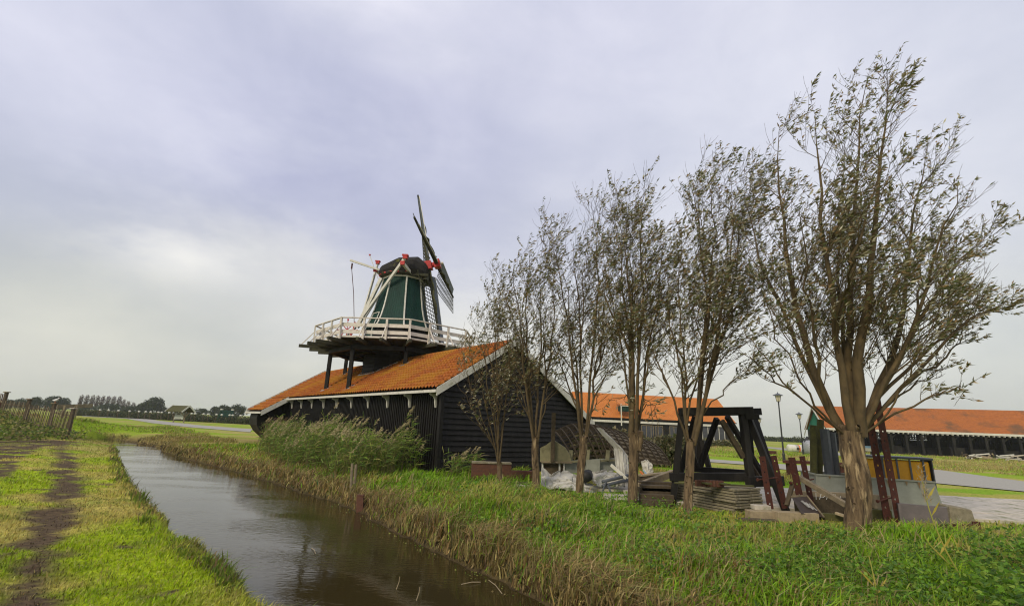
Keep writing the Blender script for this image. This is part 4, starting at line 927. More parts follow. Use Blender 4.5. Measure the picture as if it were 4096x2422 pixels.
# centre barn
root, P, L_, ev, gv, zf, W_ = shed('barn', 'far barn with bright orange roof and white glazed doors behind the trestle', None, ((2330, 1664), (2932, 1686)), (78, 82), 3.75, 7.7, 4.6, None, None, None)
zE, zR, bl = 3.75, 7.75, 4.8
obj('roof', ptiles(P, L_, bl, zE, zR, 90, 22), m_tile2, root)
mb = MB(); mb.prism([P(-.4, bl, zR), P(-.4, W_+.3, zE-.2), P(L_+.4, W_+.3, zE-.2), P(L_+.4, bl, zR)], zup*.1); obj('roof', mb, m_tile2, root)
mb = MB(); mb.prism([P(0, 0, -.2), P(0, 0, zE-.1), P(0, bl, zR-.1), P(0, W_, zE-.1), P(0, W_, -.2)], ev*L_); obj('wall', mb, m_black, root)
mb = MB(); mb.box(P(L_/2, -.36, zE-.13), (L_+.8, .12, .14), [ev, gv, zup]); obj('gutter', mb, m_black, root)
mb = MB(); mb.box(P(L_*.45, -.30, zE-.62), (L_*.95, .10, .34), [ev, gv, zup]); obj('awning_board', mb, m_white, root)
def win(P, al, z0, z1, w, n, root, off=-.06, fm=m_white):
    mb = MB(); mb.box(P(al+w/2, off-.01, (z0+z1)/2), (w, .04, z1-z0), [ev, gv, zup]); pn = obj('window', mb, m_glass, root)
    mb = MB()
    for k in range(n+1): mb.box(P(al+w*k/n, off-.05, (z0+z1)/2), (.09, .06, z1-z0+.1), [ev, gv, zup])
    for z in (z0, z1): mb.box(P(al+w/2, off-.055, z), (w+.1, .06, .10), [ev, gv, zup])
    f = obj('window_frame', mb, fm, root); f.parent = pn
al_of = lambda px_: ((at(px_, 1700, 80)-P(0, 0, 0))@ev)
win(P, al_of(2822), .75, 3.1, al_of(2920)-al_of(2822), 4, root)
win(P, al_of(2680), .7, 2.7, al_of(2716)-al_of(2680), 2, root, fm=m_wood); win(P, al_of(2560), .7, 2.7, 2.4, 3, root, fm=m_wood); win(P, al_of(2610), .7, 2.7, 1.6, 2, root, fm=m_wood)
# hoist dormer with green door
a0, a1 = al_of(2468), al_of(2519); mb = MB(); mb.box(P((a0+a1)/2, -.10, 5.15), (a1-a0, 1.3, .8), [ev, gv, zup]); obj('dormer', mb, m_green, root)
mb = MB()
for a in (a0, a1): mb.box(P(a, -.86, 4.2), (.16, .10, 3.4), [ev, gv, zup])
mb.box(P((a0+a1)/2, -.86, 5.6), (a1-a0+.3, .10, .16), [ev, gv, zup]); obj('dormer_frame', mb, m_white, root)
mb = MB(); mb.prism([P(a0-.1, -.95, 5.68), P(a1+.1, -.95, 5.68), P(a1+.1, 1.9, 6.6), P(a0-.1, 1.9, 6.6)], zup*.08); obj('dormer_roof', mb, m_tile2, root)
# right barn
root, P, L_, ev, gv, zf, W_ = shed('barn', 'long open timber shed with weathered orange roof and green gable at the right', None, ((3314, 1717), (4230, 1755)), (74, 66), 3.2, 6.6, 5.2, None, None, None)
zE, zR, bl = 3.35, 6.75, 5.6; W_ = 11.2
obj('roof', ptiles(P, L_, bl, zE, zR, 110, 20), m_tile3, root)
mb = MB(); mb.prism([P(-.4, bl, zR), P(-.4, W_+.3, zE-.2), P(L_+.4, W_+.3, zE-.2), P(L_+.4, bl, zR)], zup*.1); obj('roof', mb, m_tile3, root)
mb = MB(); mb.prism([P(0, 0, zE-.15), P(0, bl, zR-.1), P(0, W_, zE-.15)], ev*.1)
for k in range(36): mb.box(P(-.02, .3+k*.3, (zf(.3+k*.3)+zE)/2-.1), (.03, .04, zf(.3+k*.3)-zE-.05), [ev, gv, zup])
obj('gable', mb, m_lgreen, root)
mb = MB(); mb.prism([P(0, .6, -.1), P(0, W_, -.1), P(0, W_, zE-.16), P(0, .6, zE-.16)], ev*.1); obj('end_wall', mb, m_black, root); mb = MB(); mb.prism([P(L_-.1, .6, -.1), P(L_-.1, W_, -.1), P(L_-.1, W_, zE-.16), P(L_-.1, bl, zR-.2), P(L_-.1, .6, zE-.16)], ev*.1); obj('end_wall', mb, m_black, root); mb = MB(); mb.box(P(L_/2, W_/2, .03), (L_, W_-.5, .06), [ev, gv, zup]); obj('earth_floor', mb, m_oldw, root)
for s0, s1 in ((-.4, bl), (W_+.4, bl)):
    mb = MB(); mb.prism([P(-.42, s0, zf(min(max(s0, 0), W_)) - (sl_ := .0)+(-.25 if s0 < 0 or s0 > W_ else 0)), P(-.42, s1, zR+.1), P(-.42, s1, zR-.25), P(-.42, s0, zf(min(max(s0, 0), W_))-.55)], -ev*.08); obj('barge_board', mb, m_white, root)
mb = MB(); mb.prism([P(L_+.42, -.4, zE-.1), P(L_+.42, bl, zR+.12), P(L_+.42, bl, zR-.2), P(L_+.42, -.4, zE-.4)], ev*.08); obj('barge_board', mb, m_white, root)
mb = MB(); mb.box(P(L_/2, -.42, zE-.16), (L_+.8, .10, .30), [ev, gv, zup]); obj('gutter', mb, m_white, root)
for k in range(46): mb = MB(); mb.box(P(.5+k*L_/46, -.36, zE-.42), (.09, .5, .14), [ev, gv, zup]); obj('rafter_end', mb, m_white, root)
mb = MB(); n_ = int(L_/.34)
for k in range(n_):       # slatted rear wall: daylight shows between the laths in places
    z0 = -.1; al = .2+k*.34
    mb.box(P(al, W_-.2, 1.0), (.335, .05, 2.2), [ev, gv, zup]); mb.box(P(al, W_-.2, 2.8), (.22, .05, 1.3), [ev, gv, zup])
    if (k//7) % 2 or al > L_*.62: mb.box(P(al+.13, W_-.22, 1.6), (.30, .05, 3.4), [ev, gv, zup])
obj('slatted_wall', mb, m_black, root)
mb = MB()
for k in range(15):
    al = .4+k*(L_-.8)/14; mb.box(P(al, 0, 1.55), (.30, .30, 3.3), [ev, gv, zup]); mb.beam(P(al, 0, 2.2), P(al+1.1, 0, 3.1), .16, .16); mb.box(P(al, bl, 2.4), (.25, .25, 5.2), [ev, gv, zup]); mb.box(P(al+.9, bl*.6, 1.3), (.2, .2, 2.7), [ev, gv, zup])
for z in (1.1, 2.2, 2.9): mb.box(P(L_/2, bl, z), (L_, .16, .16), [ev, gv, zup])
for z in (1.5, 2.5): mb.box(P(L_/2, W_-.35, z), (L_, .16, .2), [ev, gv, zup])
obj('posts', mb, m_black, root)
mb = MB()
for k in range(16):       # stored timber, coloured black to stand in for the shade inside the shed
    al = 1+k*(L_-3)/16; mb.box(P(al, bl*rng.uniform(.3, 1.1), .5), (rng.uniform(1.5, 2.6), 2.5, rng.uniform(.5, 1.5)), [ev, gv, zup])
tb = obj('stored_timber', mb, m_black, root)
# white and grey scrap in front of the open shed
for k, (px_, py_) in enumerate(((3900, 1806), (3945, 1803), (4010, 1812), (4055, 1815), (3860, 1812))):
    c = at(px_, py_, 58); c[2] = 0; mb = MB()
    for q_ in range(5): mb.beam(c+V((rng.uniform(-1, 1), rng.uniform(-.4, .4), .12+.12*q_)), c+V((rng.uniform(-1, 1)*1.6, rng.uniform(-.4, .4), .2+.15*q_)), .10, .12)
    tag(obj('timber_scrap', mb, (m_white, m_lumber, m_white, m_conc, m_oldw)[k], loc=c), ('heap of white painted beams before the open shed', 'pale planks piled before the open shed, left of the white beams', 'upright white offcuts at the right end of the scrap row', 'grey stone blocks rightmost in the scrap row', 'brown boards leftmost in the scrap row before the open shed')[k], 'timber scrap', 'scrap heaps before the open shed')
# ================================================================ bushes between yard and meadow
def bush(px_, py_, D, w, h, n, cols, label, name='bush'):
    b = at(px_, py_, D); b[2] = 0; r = thing(name, b, label, 'bush', 'bushes behind the yard')
    T = Tubes()
    for k in range(9): a = rng.uniform(0, 6.3); T.add(np.array([b, b+V((math.cos(a)*w*.2, math.sin(a)*w*.15, h*.5)), b+V((math.cos(a)*w*.38, math.sin(a)*w*.3, h*.9))]), V((.03, .02, .006)), 4)
    T.build('stems', m_oldw, r)
    cs = [(b+V((rng.uniform(-.4, .4)*w, rng.uniform(-.2, .2)*w, h*rng.uniform(.25, .75))), (w*rng.uniform(.16, .28), w*.2, h*rng.uniform(.2, .34))) for _ in range(9)]
    leafclump('foliage', cs, n, cols, .22, 0, r)
bc_ = [(.10, .10, .04), (.15, .13, .06), (.07, .085, .03), (.20, .17, .09)]
LATE = [(2680, 1800, 27, 2.6, 1.7, 2600, 'brownish bush between the wreck and the trestle leg'), (2600, 1790, 26, 3.0, 1.8, 2600, 'olive bush rising behind the right end of the wreck'), (2480, 1800, 24, 3.4, 1.9, 2600, 'dark scrub directly behind the ribs of the wreck'), (2370, 1800, 22.5, 2.2, 1.7, 2000, 'dark scrub behind the left half of the wreck, next to the gable')]
# ================================================================ lamp posts
def lamp(base, top, label):
    B_ = V(base); h = top; r = thing('street_lamp', B_, label, 'street lamp', 'black lamp posts along the path')
    mb = MB(); mb.lathe(B_, [(.10, -.1), (.10, .5), (.065, .6), (.045, h-1.0), (.05, h-.62)], 10); obj('post', mb, m_iron, r)
    mb = MB(); mb.lathe(B_, [(.13, h-.60), (.22, h-.16)], 6); obj('lantern_glass', mb, m_lampg, r)
    mb = MB(); mb.lathe(B_, [(.14, h-.64), (.14, h-.60)], 6); 
    for k in range(6):
        a = k*math.pi/3; mb.beam(B_+V((.135*math.cos(a), .135*math.sin(a), h-.6)), B_+V((.225*math.cos(a), .225*math.sin(a), h-.16)), .022, .022)
    obj('lantern_frame', mb, m_iron, r)
    mb = MB(); mb.lathe(B_, [(.36, h-.17), (.35, h-.13), (.10, h-.02), (.05, h), (.02, h+.10)], 12); obj('lamp_shade', mb, m_lampg if False else m_dgrey, r)
for (bx, by), ty, lab in (((3137, 1843), 1572, 'nearest and tallest black lamp post between trestle and trough'), ((3214, 1818), 1650, 'middle distance black lamp post, right of the tallest one'), ((3048, 1800), 1668, 'farthest thin lamp post seen just right of the trestle beams')):
    g0 = gp(bx, by); tp = at(bx-(33 if ty < 1600 else 20), ty, g0[1]); g0[0] = (g0[0]+0*tp[0]); lamp((g0[0], g0[1], 0), tp[2], lab)
# ================================================================ far left: kiosk, capped posts, hedge, trees
kb = gp(712, 1689)
kr_ = thing('information_shelter', kb, 'small roofed notice board with white barge boards on the meadow', 'notice board')
ka = V((.95, -.32, 0)); ka /= np.linalg.norm(ka); kn = V((ka[1]*-1, ka[0], 0)); KQ = lambda a, b, z: kb+ka*a+kn*b+zup*z
mb = MB()
for a in (-1.2, 1.35):
    mb = MB(); mb.beam(KQ(a, 0, -.1), KQ(a, 0, 2.0), .16, .16); mb.beam(KQ(a, 0, .9), KQ(a*1.0, -.9, 1.9), .1, .1); mb.beam(KQ(a, 0, .9), KQ(a, .9, 1.9), .1, .1); mb.beam(KQ(a, 0, .9), KQ(a*1.55, 0, 1.85), .1, .1); obj('post', mb, m_wood, kr_)
mb = MB(); mb.box(KQ(.08, -.08, 1.15), (2.2, .08, 1.15), [ka, kn, zup]); obj('notice_panel', mb, mat('notice_panel_face', (.42, .45, .38), (.30, .34, .27), 3, .6), kr_)
mb = MB(); mb.box(KQ(-.1, -.13, 1.5), (.7, .01, .14), [ka, kn, zup]); mb.box(KQ(.0, -.13, .68), (1.5, .01, .08), [ka, kn, zup]); obj('panel_heading', mb, m_oldw, kr_)
mb = MB()
for s_ in (-1, 1): mb.prism([KQ(-2.0, 0, 3.0), KQ(-2.0, s_*1.25, 1.95), KQ(-2.0, s_*1.25, 1.87), KQ(-2.0, 0, 2.92)], ka*4.1)
for s_ in (-1, 1):
    for k in range(6): f = k/6; mb.prism([KQ(-2.0, s_*1.25*f, 3.03-1.05*f), KQ(-2.0, s_*1.25*(f+.17), 3.03-1.05*(f+.17)), KQ(-2.0, s_*1.25*(f+.17), 3.08-1.05*(f+.17)), KQ(-2.0, s_*1.25*f, 3.03-1.05*f)], ka*4.1)
obj('roof', mb, m_olive, kr_)
mb = MB(); mb.prism([KQ(-1.9, -1.0, 2.0), KQ(-1.9, 0, 2.9), KQ(-1.9, 1.0, 2.0)], ka*.05); obj('gable', mb, m_wood, kr_)
for a in (-2.07, 2.10):
    for s_ in (-1, 1):
        mb = MB(); mb.beam(KQ(a, 0, 3.02), KQ(a, s_*1.35, 1.88), .06, .24, (0, 0, 1)); obj('barge_board', mb, m_white, kr_)
def leafclump(name, cs, n, cols, size, seed_, parent, m_=m_leaf):
    """crown of many small leaf faces filling several uneven lobes"""
    P = []; 
    for c, r in cs:
        k = int(n*(r[0]*r[2])/sum(q_[1][0]*q_[1][2] for q_ in cs)); d = rng.normal(0, 1, (k, 3)); d /= np.linalg.norm(d, axis=1)[:, None]; u = rng.uniform(.15, 1, (k, 1))**.45; P.append(V(c)+d*u*V(r))
    P = np.concatenate(P); k = len(P); D = rng.normal(0, 1, (k, 3)); ci = rng.integers(0, len(cols), k)
    return leaves(P, D, size*rng.uniform(.5, 1.4, k), size*.8*rng.uniform(.5, 1.2, k), np.array(cols)[ci]*rng.uniform(.7, 1.3, (k, 1)), name, parent, m_)
dk = [(.030, .045, .022), (.045, .062, .028), (.022, .034, .018), (.06, .075, .035)]
FG = 'distant trees on the left horizon'
def ftree(px_, D, h, w, label, cols=dk, bare=False, n=2600):
    b = at(px_, hor_(px_), D); b[2] = 0; r = thing('bare_tree' if bare else 'round_tree', b, label, 'tree', FG)
    T = Tubes(); ln = V((.10, 0, 0)) if bare else V((0, 0, 0))
    T.add(np.array([b-zup*.2, b+zup*h*.4+ln*h*.4, b+zup*h*.9+ln*h]), V((h*.022, h*.015, h*.004)), 6)
    for k in range(9 if bare else 5):
        s_ = rng.uniform(.25, .7); a = rng.uniform(0, 2*math.pi); p = b+(zup+ln)*h*s_; T.add(np.array([p, p+V((math.cos(a)*w*.2, math.sin(a)*w*.2, h*.12)), p+V((math.cos(a)*w*.36, math.sin(a)*w*.36, h*.3))+ln*h*.3]), V((h*.008, h*.006, h*.002)), 4)
    T.build('trunk', m_oldw, r)
    if bare: cs = [(b+zup*h*.68+ln*h*.8, (w*.34, w*.34, h*.34)), (b+zup*h*.42+ln*h*.5, (w*.25, w*.25, h*.22))]
    else:
        cs = [(b+zup*h*.5, (w*.5, w*.45, h*.45))]+[(b+V((rng.uniform(-.36, .36)*w, rng.uniform(-.2, .2)*w, rng.uniform(.38, .82)*h)), (w*rng.uniform(.15, .26), w*.22, h*rng.uniform(.12, .20))) for _ in range(6)]
    leafclump('crown', cs, n, cols, h*(.045 if bare else .085), 0, r)
    return r
def hor_(px_):
    a, b = 0, 4000
    for _ in range(40):
        m_ = (a+b)/2
        if ray(px_, m_)[2] > 0: a = m_
        else: b = m_
    return a
# (px, height px, width px)
Dd = 215
spec = [(85, 48, 60, 'small dark round tree peeping over the picket fence, leftmost'), (140, 52, 40, 'dark round tree seen between the second and third fence posts'), (205, 62, 60, 'dark bushy tree behind the gull'), (250, 58, 46, 'dark tree right of the gull, shorter than its neighbour'), (315, 34, 60, 'low dark bush-like tree under the left end of the bare row'), (430, 42, 70, 'low dark round tree under the middle of the bare row'), (500, 34, 60, 'low dark tree just left of the tall round one'),
        (610, 74, 76, 'tallest dark round tree at the right end of the bare row'), (575, 50, 50, 'dark tree leaning against the left of the tallest round one'), (655, 36, 40, 'small dark tree between the tallest one and the notice board'), (690, 34, 44, 'low dark tree behind the notice board roof'), (800, 36, 60, 'faint low tree right of the notice board'), (860, 46, 46, 'dark round tree left of the green gate frame'), (895, 50, 40, 'dark round tree behind the green gate frame'), (945, 56, 56, 'dark round tree nearest the barn roof tip'), (360, 30, 70, 'low dark scrub tree beneath the bare row, left part'), (545, 36, 50, 'low scrub tree beneath the bare row, right part'), (740, 30, 60, 'lowest dark tree just right of the notice board'), (20, 40, 50, 'dark tree at the very left edge behind the slatted gate')]
for px_, hp, wp, lab in spec: ftree(px_, Dd+rng.uniform(-15, 15), hp/F*Dd*1.05, wp/F*Dd*1.1, lab)
bc = [(.12, .085, .075), (.10, .075, .07), (.15, .11, .09)]
pos = [('leftmost', 310), ('second', 332), ('third', 355), ('fourth', 376), ('fifth', 396), ('sixth', 418), ('seventh', 440), ('eighth', 462), ('ninth', 482), ('tenth', 502), ('eleventh', 525), ('last and shortest', 548)]
for i, (nm_, px_) in enumerate(pos): ftree(px_, Dd+12, (72 if i < 8 else 60-5*(i-8))/F*Dd, 26/F*Dd, nm_+' of the row of thin purplish bare trees bent by wind', bc, True, 900)
for b__ in LATE: bush(b__[0], b__[1], b__[2], b__[3], b__[4], b__[5], bc_, b__[6])
a, b = at(2600, 1760, 74), at(2960, 1765, 72); a[2] = b[2] = 0
hroot = thing('reed_hedge', (a+b)/2, 'rough olive reed border below the windows of the far centre barn', 'hedge'); leafclump('foliage', [(a+(b-a)*t+zup*.35, (1.2, 1.0, rng.uniform(.4, .7))) for t in np.linspace(0, 1, 22)], 9000, bc_+[(.16, .17, .05)], .3, 0, hroot)
# hedge in front of the trees
a, b = at(318, 1655, 128), at(1010, 1690, 100); a[2] = b[2] = 0
hroot = thing('hedge', (a+b)/2, 'long dark green hedge across the meadow behind the notice board', 'hedge')
m_ = 60; cs = [(a+(b-a)*t+V((0, rng.uniform(-.5, .5), .45+rng.uniform(-.1, .2))), (1.3, 1.1, rng.uniform(.75, 1.1))) for t in np.linspace(0, 1, m_)]
leafclump('foliage', cs, 30000, [(.05, .07, .02), (.075, .09, .03), (.10, .09, .04), (.03, .045, .015)], .30, 0, hroot)
a2, b2 = at(2950, 1760, 190), at(3330, 1775, 180); a2[2] = b2[2] = 0
hroot = thing('hedge', (a2+b2)/2, 'thin distant hedge on the horizon right of the trestle', 'hedge')
leafclump('foliage', [(a2+(b2-a2)*t+zup*.6, (3.5, 1.5, 1.2)) for t in np.linspace(0, 1, 22)], 6000, dk+[(.08, .09, .03)], .5, 0, hroot)
for px_, lab in ((3185, 'tiny blue-grey tree on the horizon left of the second lamp post'), (3200, 'tiny blue-grey tree on the horizon touching the second lamp post')): ftree(px_, 400, 3.6, 7, lab, n=200)
# white capped posts of the field fence
proto = None; pxs = [395, 430, 470, 515, 553, 580, 600, 632, 645, 675, 690, 766, 780, 814, 833, 866, 887, 919, 931, 963]
for i, px_ in enumerate(pxs):
    b = at(px_, 1660, 118-18*(px_-395)/600); b[2] = 0
    lab = 'white topped field post above the hedge'
    if proto is None:
        proto = thing('field_post', b, lab, 'post', 'white topped posts above the hedge'); mb = MB(); mb.beam(b-zup*.2, b+zup*1.55, .12, .12); obj('post', mb, m_oldw, proto); mb = MB(); mb.lathe(b+zup*1.5, [(.12, 0), (.24, .08), (.24, .24), (.12, .34)], 10); obj('cap', mb, m_white, proto)
    else: copytree(proto, loc=b)
# dark green frame
b = at(905, 1660, 104); b[2] = 0; r = thing('gate_frame', b, 'dark green tapering timber frame with white tops behind the hedge', 'gate')
mb = MB()
for s_ in (-1, 1): mb.beam(b+V((s_*1.75, 0, -.1)), b+V((s_*1.15, 0, 2.65)), .3, .3)
mb.box(b+zup*2.45, (2.3, .25, .35)); mb.box(b+zup*1.4, (2.5, .12, 1.7)); obj('frame', mb, m_green, r)
for s_ in (-1, 1): mb = MB(); mb.box(b+V((s_*1.15, 0, 2.78)), (.4, .4, .22)); obj('white_cap', mb, m_white, r)
# ================================================================ picket fence on the embankment
fr = at(298, 1727, 33.0); fpx = [(298, 33.0, 1634, 1727), (222, 34.0, 1614, 1700), (122, 35.0, 1597, 1672), (30, 36.0, 1569, 1650)]
fpts = []
for px_, D_, yt, yb in fpx:
    t_ = at(px_, yt, D_); z0 = hz(t_[0], t_[1]); fpts.append((V((t_[0], t_[1], z0)), t_[2]))
pf = thing('picket_fence', fpts[0][0], 'weathered grey picket fence climbing the embankment', 'fence')
for i, (b, zt) in enumerate(fpts):
    mb = MB(); mb.beam(b-zup*.2, V((b[0]-.05, b[1], zt)), .17, .17); po = obj('post', mb, m_oldw, pf)
    mb = MB(); mb.box(V((b[0]-.05, b[1], zt+.03)), (.30, .30, .06)); obj('post_cap', mb, (m_conc if i == 0 else m_wood), pf)
for i in range(3):
    (p, zt), (q_, zq) = fpts[i], fpts[i+1]; hp = zt-.22; hq_ = zq-.22-(.35 if i == 2 else .1)
    mb = MB(); mb.beam(V((p[0], p[1], p[2]+.45)), V((q_[0], q_[1], q_[2]+.45)), .05, .09); mb.beam(V((p[0], p[1], hp-.25)), V((q_[0], q_[1], hq_-.25)), .05, .09); obj('rail', mb, m_wood, pf)
    n_ = 16
    for k in range(1, n_):
        f = k/n_; b = p+(q_-p)*f; zt_ = hp+(hq_-hp)*f+rng.normal(0, .03); mb = MB(); o2 = V((-.03*1, -.07, 0)); l_ = rng.normal(.0, .02)
        mb.beam(V((b[0], b[1], b[2]+.02))+o2, V((b[0]+.05+l_, b[1], zt_))+o2, .046, .02, (0, 1, 0)); obj('picket', mb, m_oldw if k % 3 else m_wood, pf)
p, zt = fpts[3]; d_ = (fpts[3][0]-fpts[2][0]); d_ = d_/np.linalg.norm(d_[:2])
gt = thing('slatted_gate', p+d_*1.2, 'tall slatted gate with reddish bars at the left edge', 'gate')
mb = MB(); mb.beam(V((p[0], p[1], zt-.75))+d_*.1, V((p[0], p[1], zt-.6))+d_*3, .05, .09); mb.beam(V((p[0], p[1], zt-1.3))+d_*.1, V((p[0], p[1], zt-1.2))+d_*3, .05, .09); obj('rail', mb, m_wood, gt)
for k in range(12):
    b = p+d_*(.25+k*.22); mb = MB(); mb.beam(V((b[0]+.08, b[1], b[2]-.1)), V((b[0]+.18-.2, b[1], zt-.12+.02*k)), .06, .03); obj('slat', mb, m_rust if k % 2 else m_wood, gt)
# wooden barrier behind the fence
ba = thing('wooden_barrier', at(260, 1700, 42)*V((1, 1, 0)), 'horizontal brown timber barrier behind the picket fence', 'barrier')
mb = MB(); x0, x1 = at(228, 1625, 42), at(370, 1621, 44); mb.beam(x0, x1, .14, .32); obj('rail', mb, m_wood, ba)
mb = MB(); c = at(262, 1620, 42.2); mb.beam(V((c[0], c[1], .4)), c, .16, .16); c2 = at(310, 1618, 42.6); mb.beam(V((c2[0], c2[1], .4)), c2, .16, .16); mb.beam(at(280, 1650, 42.3), c2, .09, .1); obj('post', mb, m_wood, ba)
# gull on the fence post
gp_ = V((fpts[1][0][0]-.05, fpts[1][0][1], fpts[1][1]+.06)); gu = thing('gull', gp_, 'white gull standing on the cap of a picket fence post', 'bird')
mb = MB(); mb.tube([gp_+V((-.24, 0, .17)), gp_+V((-.13, 0, .17)), gp_+V((0, 0, .18)), gp_+V((.10, 0, .22)), gp_+V((.15, 0, .29)), gp_+V((.18, 0, .34)), gp_+V((.22, 0, .34))], [.01, .05, .085, .075, .045, .048, .02], 10); obj('body', mb, m_bird, gu, smooth=True)
mb = MB(); mb.tube([gp_+V((.215, 0, .34)), gp_+V((.27, 0, .33))], [.012, .004], 6); mb.tube([gp_+V((.0, .03, .12)), gp_+V((.0, .03, 0))], .008, 5); mb.tube([gp_+V((.0, -.03, .12)), gp_+V((.0, -.03, 0))], .008, 5); obj('beak_and_legs', mb, m_orangep, gu)
# ================================================================ yard: concrete slab paving
ux = V((1, -.10, 0)); ux /= np.linalg.norm(ux); uy = V((-ux[1], ux[0], 0))
k = 0
c0 = gp(3250, 1960); rowz = []
for r_ in range(5):
    for c_ in range(-3, 7):
        p = V((7.6, 13.3, 0))+ux*(c_*2.0+.7*(r_ % 2))+uy*(r_*1.02-.4)
        if p[0] > 19 or p[0] < 2.6: continue
        mb = MB(); mb.box(p+zup*(.035+rng.normal(0, .006)), (1.965, .985, .09), [ux, uy, zup]); o = obj('concrete_slab', mb, m_conc, bevel=.012)
        tag(o, 'worn pale concrete slab with weeds in the joints of the yard paving', 'paving slab', 'concrete slabs of the yard')
# stack of grey slabs
Ps = gp(2946, 2060); sa = gp(2694, 2008)-Ps; La = np.linalg.norm(sa); sa /= La; sb = V((sa[1], -sa[0], 0)); sb = sb if sb[1] > 0 else -sb
ht = .56; nl = 9; dz = ht/nl
for l_ in range(nl):
    for i in range(3):
        for j in range(2):
            if l_ == nl-1 and i == 2 and j == 0: continue
            w = La/3; c = Ps+sa*(w*(i+.5))+sb*(.42*(j+.5)*1.15)+zup*(dz*(l_+.5))+V((rng.normal(0, .022), rng.normal(0, .022), 0))
            mb = MB(); mb.box(c, (w*.985, .475, dz*.80), [sa*(1), sb, zup]); o = obj('paving_slab', mb, m_slab, bevel=.008); o.rotation_euler = (0, 0, rng.normal(0, .008))
            tag(o, 'rough grey concrete slab in the stack behind the five-stemmed willow', 'concrete slab', 'stacked concrete slabs')
for i in range(7):
    c = at(2795+i*14, 1925, Ps[1]+.25); c[2] = ht+.055; mb = MB(); mb.box(c+V((0, 0, .02)), (.065, .20, .14), [sa, sb, zup]); o = obj('brick', mb, m_brick, bevel=.005)
    tag(o, 'brown brick standing on edge in the short row on the slab stack', 'brick', 'bricks on the slab stack')
for (p, q_, lab) in (((2700, 1945), (3010, 1928), 'long green-stained plank lying across the back of the slab stack'), ((2800, 1937), (2840, 1950), 'short green-stained offcut left on the slab stack'), ((2868, 1932), (2915, 1952), 'short green-stained offcut right on the slab stack')):
    a, b = at(*p, Ps[1]+.35), at(*q_, Ps[1]+(.35 if p[0] < 2750 else .0)); a[2] = b[2] = ht+.05+(.04 if p[0] > 2750 else 0); mb = MB(); mb.beam(a, b, .13, .03); tag(obj('plank', mb, m_olive), lab, 'plank')
# ================================================================ black timber trestle
D1, D2 = 12.7, 14.6
tr = thing('timber_trestle', V((at(2860, 1900, 13.6)[0], 13.6, 0)), 'large black timber trestle of heavy beams standing in the yard', 'trestle')
def bm_(n_, p, q_, w, h=None, m_=m_black, up_=(0, 0, 1)):
    mb = MB(); mb.beam(p, q_, w, h or w, up_); return obj(n_, mb, m_, tr, bevel=.008)
A = lambda x, y, D: at(x, y, D)
def grd(x, y, D): 
    p = at(x, y, D); p[2] = 0; return p
bm_('top_beam', A(2718, 1645, D1), A(3007, 1641, D1), .22, .19); bm_('top_beam', A(2760, 1650, D2), A(3040, 1645, D2), .22, .2)
bm_('front_leg', A(2727, 1655, D1), grd(2690, 1992, D1+.1), .16); bm_('front_leg', A(2970, 1655, D1), A(3003, 1930, D1-.1), .16); bm_('front_leg', A(3000, 1920, D1-.05), grd(3030, 2012, D1-.3), .14)
bm_('cap_block', A(2975, 1665, D1), A(3030, 1665, D1), .22, .14); 
bm_('raking_leg', A(2996, 1672, D1+.2), grd(3143, 2017, D1-.3), .15); bm_('raking_leg', A(3018, 1672, D2-.2), A(3092, 1896, D1+1.0), .13)
bm_('rear_leg', A(2990, 1665, D2), A(3010, 1880, D2), .14); bm_('rear_leg', A(2800, 1660, D2), A(2790, 1870, D2), .15); bm_('rear_leg', A(2808, 1760, D2-.1), A(2836, 1872, D2-.2), .13)
bm_('rear_leg', A(2780, 1665, D1+.4), A(2720, 1905, D1+.6), .14)
bm_('brace', A(2868, 1672, D1+.3), A(2800, 1866, D1+1.2), .12); bm_('brace', A(2908, 1665, D1+.2), A(3060, 1912, D1+1.4), .12); bm_('brace', A(2886, 1680, D1), A(2974, 1830, D1-.02), .12, m_=m_oldw)
bm_('brace', A(2996, 1840, D1-.1), A(3040, 1910, D1+.6), .07, m_=m_oldw); bm_('brace', A(2735, 1700, D1+.1), A(2790, 1866, D2-.4), .1)
bm_('sill_beam', A(2680, 1906, D1+.05), A(2985, 1906, D1-.05), .14, .20); bm_('sill_beam', A(2770, 1874, D2-.3), A(3085, 1896, D2-.6), .14, .15)
bm_('sill_beam', A(2990, 1925, D1-.2), A(3128, 1921, D1+.4), .15, .24)
